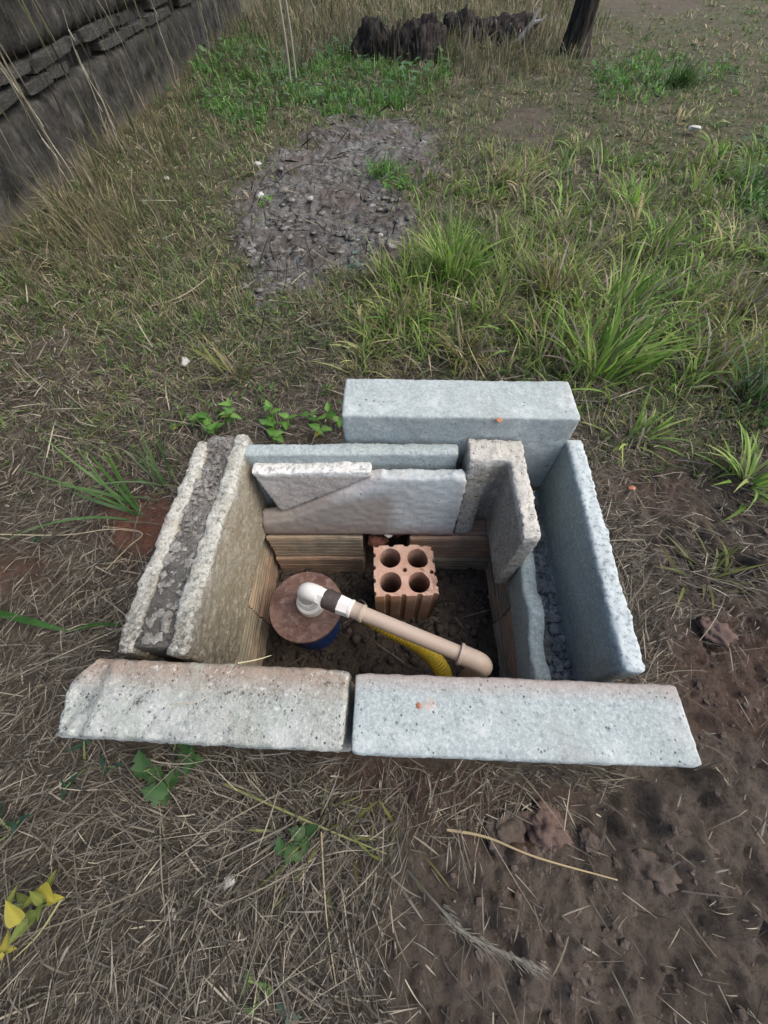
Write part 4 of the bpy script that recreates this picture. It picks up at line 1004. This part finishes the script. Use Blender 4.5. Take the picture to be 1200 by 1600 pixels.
tufts = [
 (705, 440, 130, (.13, .25), .035, 'upright bright green tuft on the tan grass above the rear block', BR, 1.3, .7, (.003, .0055), .12, None),
 (722, 560, 60, (.06, .15), .020, 'yellow-green tuft with pale curling blades touching the rear block', YG, 1.1, 1.2, (.003, .005), .35, None),
 (640, 500, 60, (.08, .17), .035, 'loose arching tuft between the ash heap and the rear block', BR, 1.0, 1.1, (.0025, .0045), .25, None),
 (590, 520, 40, (.06, .14), .03, 'sparse green tuft left of the loose arching one', YG, 1.0, 1.0, (.0025, .004), .25, None),
 (925, 590, 95, (.12, .27), .06, 'largest long-bladed green tuft, right behind the rear block', BR, 1.05, .85, (.003, .006), .14, .5),
 (960, 500, 90, (.10, .24), .05, 'broad green tuft just beyond the largest one', BR, 1.1, .9, (.003, .0055), .18, .6),
 (860, 470, 80, (.09, .2), .04, 'yellowing tuft left of the broad green one', YG, 1.1, .9, (.0025, .005), .25, None),
 (860, 560, 50, (.06, .16), .03, 'thin spreading tuft near the right end of the rear block', YG, 1.0, 1.0, (.0025, .0045), .3, .4),
 (1020, 400, 80, (.1, .2), .05, 'mid green tuft far right, beyond the broad green one', BR, 1.15, .8, (.003, .005), .2, .4),
 (990, 330, 60, (.08, .16), .04, 'small upright green tuft standing alone in tan grass, upper right', BR, 1.2, .7, (.003, .005), .2, None),
 (1090, 600, 80, (.08, .19), .045, 'dull green tuft at the right edge above the muddy patch', YG, 1.05, .9, (.0025, .005), .3, .5),
 (1170, 640, 90, (.10, .22), .045, 'dark green tuft cut by the right picture edge', DG, 1.05, .9, (.003, .0055), .2, .6),
 (1150, 500, 80, (.08, .18), .05, 'olive tuft at the right margin, above the dark one', YG, 1.05, .9, (.0025, .005), .3, .4),
 (1160, 760, 46, (.07, .15), .022, 'compact green tuft standing alone in the mud at the right', BR, 1.1, .8, (.004, .0065), .12, None),
 (985, 695, 34, (.06, .15), .02, 'flat one-sided tuft in the mud beside the right channel block', BR, .75, .5, (.003, .0055), .2, .45),
 (1180, 300, 80, (.08, .18), .06, 'dark tuft at the upper right margin', DG, 1.1, .8, (.003, .005), .15, None),
 (1060, 135, 110, (.07, .16), .05, 'lush dark green tuft in the far right grass near the tree', DG, 1.2, .7, (.004, .007), .08, None),
 (370, 590, 30, (.07, .16), .018, 'thin olive tuft left of the pit by the pale stone', YG, 1.1, .8, (.0022, .004), .25, None),
 (780, 400, 50, (.06, .14), .04, 'small pale tuft right of the upright bright one', YG, 1.1, .9, (.0025, .0045), .3, None),
 (1110, 900, 26, (.04, .10), .03, 'low olive tuft lying in the mud right of the channel block', YG, .6, .6, (.002, .004), .3, None),
 (500, 1310, 30, (.03, .07), .03, 'low yellow-green tuft in the straw below the near blocks', YG, .8, .9, (.0018, .0032), .45, None),
 (600, 1345, 16, (.03, .07), .03, 'thin wiry tuft at the edge of the mud below the near blocks', YG, .9, .9, (.0015, .003), .5, None),
]
for t in tufts:
    u, v, n, Hr, sp_, lab, pal, le, dr_, wr, de, bi = t; wr = (wr[0]*1.25, wr[1]*1.6); tuft(u, v, int(n*1.15), Hr, sp_, lab, pal, le, dr_, wr, de, bi)
tuft(215, 800, 9, (.16, .26), .012, 'few long wide blades leaning left over the red soil', DG*1.25, 1.15, .7, (.005, .008), .05, 2.6, parts=True)
tuft(265, 765, 12, (.10, .20), .02, 'slender arching blades against the left channel block', DG*1.15, .95, .9, (.003, .005), .1, 2.5, parts=True)
tuft(345, 520, 5, (.14, .22), .01, 'handful of thin upright blades near the ash heap', DG, 1.35, .3, (.0025, .004), .1, 2.2, parts=True)
# two broad blades reaching in from the left edge
def ribbon(name, label, cat, pts, w_, col, mat=None, group=None):
    q = spl(pts, 6); n = len(q); V = []; F = []
    for i in range(n):
        t = i/(n-1); tn = (q[min(i+1, n-1)]-q[max(i-1, 0)]).normalized(); sd_ = tn.cross(Vector((0, 0, 1))).normalized(); ww = w_*(math.sin(math.pi*min(1, t*.88+.12))**.6+.05)/2
        V += [(q[i]+sd_*ww)[:], (q[i]-Vector((0, 0, ww*.3)))[:], (q[i]-sd_*ww)[:]]
    for i in range(n-1):
        for k in (0, 1): F.append([3*i+k, 3*i+k+1, 3*i+4+k, 3*i+3+k])
    V = np.array(V); p0 = V[0].copy(); V = V-p0
    o = link(name, np_mesh(name, V, np.array(F), np.tile(np.array(col), (len(V), 1)), mat or M_GRASS), None, tuple(p0)); return tag(o, label, cat, group)
ribbon('broad_grass', 'broad dark green blade reaching in from the left edge beside the near left block', 'grass blade',
       [(*P(-60, 948, .03), .03), (*P(0, 959, .035), .035), (*P(60, 974, .03), .03), (*P(112, 988, .012), .012)], .011, (.05, .14, .03))
ribbon('broad_grass', 'short green blade under the lower end of the left channel block', 'grass blade',
       [(*P(110, 985, .012), .012), (*P(150, 976, .02), .02), (*P(192, 976, .022), .022)], .007, (.05, .13, .03))
def stem(name, label, pts, r, col, cat='dry stem', group='long dry stems on the near ground'):
    q = spl(pts, 7); m_ = MT(name+'_mat', .8, .1).done(col); p0 = q[0].copy()
    V, F = tube([p-p0 for p in q], [r*(1-.6*i/len(q)) for i in range(len(q))], 6)
    o = link(name, tmesh(name, [(V, F)], m_), None, tuple(p0)); return tag(o, label, cat, group)
def G(u, v, h=.012):
    x0, y0 = P(u, v, 0); z = float(ground_z(np.array([x0]), np.array([y0]))[0])+h; return (*P(u, v, z), z)
stem('straw_stalk', 'long golden stem lying across the mud below the near right block', [G(698, 1296), G(760, 1308, .02), (G(840, 1340, .02)), G(965, 1375)], .0019, (.36, .29, .17))
stem('straw_stalk', 'olive stem slanting through the straw below the gap of the near blocks', [G(350, 1225), G(440, 1265, .02), G(520, 1300, .02), G(604, 1334)], .002, (.20, .21, .09))
stem('straw_stalk', 'upright thin tan stem at the bottom of the straw', [G(502, 1300), G(506, 1380, .02), G(512, 1450, .02), G(525, 1540)], .0014, (.30, .26, .17))
stem('straw_stalk', 'pale straw across the red soil beside the left channel block', [G(0, 835), G(100, 836, .02), G(170, 827, .02), G(220, 831)], .0012, (.42, .37, .25))
stem('straw_stalk', 'bent straw ending at the red soil on the left', [G(165, 891), G(200, 855, .02), G(221, 832, .02), G(160, 822)], .0011, (.40, .34, .22))
stem('straw_stalk', 'straw slanting up from the dead grass left of the rear block', [G(232, 480), G(285, 462, .03), G(330, 430, .03)], .0016, (.42, .37, .26))
stem('straw_stalk', 'short straw on top of the near left block', [(*P(268, 1101, .172), .172), (*P(300, 1098, .176), .176), (*P(328, 1088, .172), .172)], .0009, (.45, .42, .30))
stem('straw_stalk', 'short straw leaning on the inner edge of the near left block', [(*P(372, 1036, .168), .168), (*P(400, 1031, .165), .165), (*P(424, 1024, .15), .15)], .0010, (.50, .46, .30))
# feathery seed head near the bottom
m_seed = MT('seed_grey', .8, .1).done((.19, .18, .15))
sq = spl([G(636, 1360, .02), G(680, 1410, .05), G(730, 1460, .06), G(842, 1512, .05)], 12); p0 = sq[0].copy()
pr = [tube([p-p0 for p in sq], [.0012]*len(sq), 5)]
for i, p in enumerate(sq[14:]):
    for k in range(rnd.randint(3, 11)):
        d = Vector((rnd.gauss(.75, .22), rnd.gauss(-.5, .22), rnd.gauss(.0, .22))).normalized()*rnd.uniform(.006, .016)
        a_ = p-p0+Vector((rnd.gauss(0, .002),)*3); pr.append(tube([a_, a_+d*.5, a_+d], [.0002, .0005, .0001], 3))
o = link('seed_head', tmesh('seed_head', pr, m_seed), None, tuple(p0)); tag(o, 'feathery grey grass seed head leaning over the mud near the bottom', 'seed head')

# ------------------------------------------------------------------ broad-leaved weeds
def leaf_mesh(col, L=1., Wd=.5, fold=.12, curl=.2, tip=.5, seed=0, lobes=0):
    nL, V, C = 8, [], []
    for i in range(nL+1):
        t = i/nL; ww = Wd*.5*(math.sin(math.pi*t**tip)**.85+.02)
        if lobes: ww *= 1+.35*math.cos(t*lobes*math.pi*2)
        z = curl*(-(t-.3)**2+.09)
        for s_ in (-1, -.5, 0, .5, 1):
            V.append((t*L, s_*ww, z+abs(s_)*fold*ww*2)); sh = 1.25 if s_ == 0 else 1.; C.append([c_*sh for c_ in col])
    F = [[i*5+k, i*5+k+1, (i+1)*5+k+1, (i+1)*5+k] for i in range(nL) for k in range(4)]
    return np_mesh('leaf', np.array(V), np.array(F), np.array(C), M_GRASS)
LM = {k: [leaf_mesh(c_, Wd=w_, seed=i, lobes=lb_) for i, (c_, w_, lb_) in enumerate(v)] for k, v in {
    'bright': [((.15, .33, .06), .62, 0), ((.19, .38, .08), .56, 0), ((.11, .27, .055), .68, 0)],
    'dark': [((.035, .085, .05), .34, 0), ((.04, .10, .055), .28, 0)],
    'mid': [((.07, .15, .04), .5, 0), ((.10, .18, .05), .45, 0), ((.15, .2, .07), .5, 0)],
    'yellow': [((.42, .38, .06), .55, 0), ((.28, .32, .07), .5, 0), ((.20, .26, .06), .5, 0)],
    'lobed': [((.08, .17, .05), .8, 2.5), ((.06, .14, .045), .75, 3)],
    'pale': [((.16, .27, .19), .5, 0), ((.12, .22, .15), .55, 0)]}.items()}
M_STEMG = MT('green_stem', .6, .2).done((.16, .20, .08))
def weed(u, v, kind, label, stems=3, leaves=4, size=.022, hgt=.05, spread=.03, dirs=None, z=None, group=None):
    x0, y0 = P(u, v, 0); z0 = float(ground_z(np.array([x0]), np.array([y0]), None, False)[0])-.002
    root = empty('weed', label, 'weed', (x0, y0, z0), 0, group)
    for s_ in range(stems):
        a_ = dirs[s_ % len(dirs)] if dirs else s_*6.28/stems+rnd.uniform(-.5, .5); h_ = hgt*rnd.uniform(.6, 1.1); sp_ = spread*rnd.uniform(.5, 1.3)
        q = [(math.cos(a_)*sp_*t, math.sin(a_)*sp_*t, h_*t**.8) for t in (0, .33, .66, 1)]
        link('stem', tmesh('stem', [tube(q, [.0015, .0013, .0011, .0008], 5)], M_STEMG), root)
        for k in range(leaves):
            t = .35+.65*(k+1)/leaves; la = a_+k*2.2+rnd.uniform(-.5, .5)
            o = link('leaf', rnd.choice(LM[kind]) if rnd.random() > .12 else rnd.choice(LM['yellow' if kind in ('bright', 'mid') else kind]), root, (math.cos(a_)*sp_*t, math.sin(a_)*sp_*t, h_*t**.8), (rnd.uniform(-.3, .3), rnd.uniform(-.55, .25), la))
            s2 = size*rnd.uniform(.7, 1.25); o.scale = (s2, s2, s2)
    return root
WG = 'small leafy weeds round the pit'
weed(348, 668, 'bright', 'bright round-leaved weed behind the left channel block', 4, 5, .028, .05, .04, group=WG)
weed(290, 668, 'mid', 'duller sprig left of the bright weed behind the left channel block', 3, 4, .022, .04, .035, group=WG)
weed(437, 680, 'bright', 'leafy bright weed right behind the left end of the thin slab', 4, 5, .028, .045, .035, group=WG)
weed(510, 672, 'bright', 'bright weed with pale bud beside the rear block left end', 4, 4, .028, .045, .035, group=WG)
weed(425, 625, 'mid', 'small sprig in the straw above the thin slab', 2, 3, .018, .06, .02, group=WG)
weed(515, 620, 'mid', 'small sprig just left of the rear block top corner', 2, 3, .018, .05, .02, group=WG)
weed(230, 590, 'mid', 'creeping sprig left of the pale stone', 4, 4, .018, .03, .05, group=WG)
weed(170, 580, 'mid', 'faint creeping sprig far left of the pale stone', 3, 4, .017, .03, .04, group=WG)
weed(440, 490, 'mid', 'creeping light green weed at the near tip of the ash heap', 6, 5, .018, .03, .07, group=WG)
weed(560, 440, 'pale', 'single pale-leaved sprig between ash heap and tufts', 2, 3, .03, .09, .02, group=WG)
weed(370, 420, 'mid', 'low weed at the left rim of the ash heap', 4, 4, .02, .04, .05, group=WG)
weed(615, 298, 'bright', 'low bright weed creeping onto the ash heap from the right', 6, 5, .024, .04, .08, group=WG)
weed(415, 330, 'bright', 'tiny weed on the left part of the ash heap', 3, 4, .022, .04, .03, group=WG)
weed(60, 845, 'dark', 'two dark teal leaves in the straw at the left edge', 1, 3, .020, .02, .01, group=WG)
weed(265, 1190, 'lobed', 'dark lobed-leaf weed under the front of the near left block', 4, 3, .030, .03, .04, group=WG)
weed(135, 1200, 'dark', 'dark feathery weed below the broken end of the near left block', 3, 4, .018, .03, .045, group=WG)
weed(20, 1300, 'dark', 'dark blurred weed at the left edge below the blocks', 3, 4, .020, .04, .05, group=WG)
weed(470, 1310, 'lobed', 'olive lobed weed by the slanting stem', 2, 3, .022, .03, .02, group=WG)
weed(410, 1535, 'mid', 'little weed with a yellowing tip near the bottom edge', 3, 3, .013, .03, .015, group=WG)
weed(447, 1585, 'pale', 'mint green seedling with three leaves at the bottom edge', 1, 3, .016, .012, .004, group=WG)
weed(90, 1400, 'yellow', 'yellow-leaved sprig in the straw at the lower left', 4, 3, .026, .05, .022, group=WG)
weed(18, 1470, 'yellow', 'small yellow leaf sprig at the lower left edge', 1, 3, .016, .03, .01, group=WG)
stem('weed_stalk', 'pale stalk under the yellow-leaved sprig at the lower left', [G(96, 1405, .03), G(60, 1460, .02), G(20, 1500, .015)], .0014, (.30, .29, .14), 'stalk', None)
# leafy tangle at the foot of the wall and beside the saplings
def leaf_stuff(name, label, n, dens, size, cols, hmax, seed):
    x, y = scatter(n, 8, seed, 1.3, .6); Z = zones(x, y); k = (rng.random(len(x)) < dens(x, y, Z)) & outside_blocks(x, y, .02); x, y = x[k], y[k]; n = len(x)
    z = ground_z(x, y, None, False)+rng.uniform(0, hmax, n); L = rng.uniform(*size, n)*np.maximum(1, np.hypot(x, y)/2.2)
    V, F, C = blade_arrays(n, np.stack([x, y, z], 1), L, L*.6, rng.uniform(0, 6.28, n), rng.uniform(-.2, .8, n), rng.uniform(-.8, .2, n), pick(cols, n), 0, 3)
    o = link(name, np_mesh(name, V, F, C, M_GRASS)); tag(o, label, 'weeds', kind='stuff')
LC = np.array([[.07, .16, .04], [.10, .20, .06], [.13, .22, .10], [.06, .12, .04]])
leaf_stuff('leafy_ground_cover', 'small-leaved weeds woven through the lush grass and wall foot', 40000, lambda x, y, Z: Z['lush']*.7, (.014, .032), LC*1.3, .08, 71)
leaf_stuff('creeping_clover', 'sparse tiny-leaved creepers among the dead grass', 62000, lambda x, y, Z: np.clip(nz(x, y, 6, 14)-.05, 0, 1)*1.2*(1-sm(Z['v'], 560, 760))*(1-Z['ash']), (.008, .017), np.array([[.11, .18, .06], [.15, .22, .08], [.10, .15, .06]]), .03, 72)

# ------------------------------------------------------------------ small loose things
def on_ground(u, v, r): x0, y0 = P(u, v, 0); return (x0, y0, float(ground_z(np.array([x0]), np.array([y0]))[0])+r*.5+.004)
for u, v, r, mt, lab in [(292, 572, .018, M_PALE, 'pale grey stone in the straw left of the pit'), (1080, 212, .040, M_PALE, 'cream stone in the far right grass'),
    (359, 1378, .009, M_PALE, 'pale pebble in the straw below the near left block'), (275, 1425, .006, M_PALE, 'smaller white chip down left of the pale pebble'),
    (492, 655, .009, M_PALE, 'round pale bud-like stone by the bright weed'), (660, 350, .009, M_PALE, 'white chip at the right rim of the ash heap'),
    (262, 282, .016, M_PALE, 'white flakes of rubble near the wall'), (595, 372, .010, M_PALE, 'white scrap at the near right of the ash heap'),
    (486, 323, .020, M_PALE, 'pale round chunk in the middle of the ash heap'),
    (408, 312, .022, M_PALE, 'pale concrete chunk on the left part of the ash heap'), (405, 268, .022, M_PALE, 'flat pale chunk at the upper left of the ash heap')]:
    stone('stone', lab, 'stone', on_ground(u, v, r), r, mt, int(u), .55, None)
for u, v, z, r, lab in [(983, 768, 0, .0085, 'small orange brick chip on the mud at the right'), (780, 657, None, .0065, 'orange chip stuck on the top edge of the rear block'), (655, 1102, None, .0042, 'tiny orange chip on top of the near right block')]:
    if z is None: zt = .2165 if v < 800 else .1665; q = (*P(u, v, zt), zt)
    else: q = on_ground(u, v, r)
    stone('brick_chip', lab, 'brick chip', q, r, M_TERRA, int(v), .45)
for u, v, r, lab in [(850, 1292, .028, 'big reddish mud lump under the front of the near right block'), (790, 1300, .022, 'lesser mud lump left of the big reddish one'),
                     (1018, 1352, .026, 'rounded mud clod at the lower right'), (915, 1312, .014, 'small round clod right of the big reddish lump'), (1110, 985, .026, 'pinkish clod on the red soil at the right')]:
    stone('mud_lump', lab, 'clod', on_ground(u, v, -r*.1), r, clodmat('reddish_clod', (.10, .070, .060), (.17, .12, .10)) if v in (1292, 985) else M_CLOD, int(u), .5, None, 4, None, 0, .75)
for k, (x, y, z, r) in enumerate([(.290, .425, .0, .030), (.262, .405, -.01, .022), (.275, .44, .045, .022)]):
    stone('rubble_piece', ['reddish rubble piece in the corner between rear block and channel block', 'small lower rubble piece in that rear right corner', 'uppermost dark rubble piece wedged in the rear right corner'][k], 'rubble', (x, y, z), r, [M_DRED, M_CLOD, M_CLOD][k], 40+k, .6)
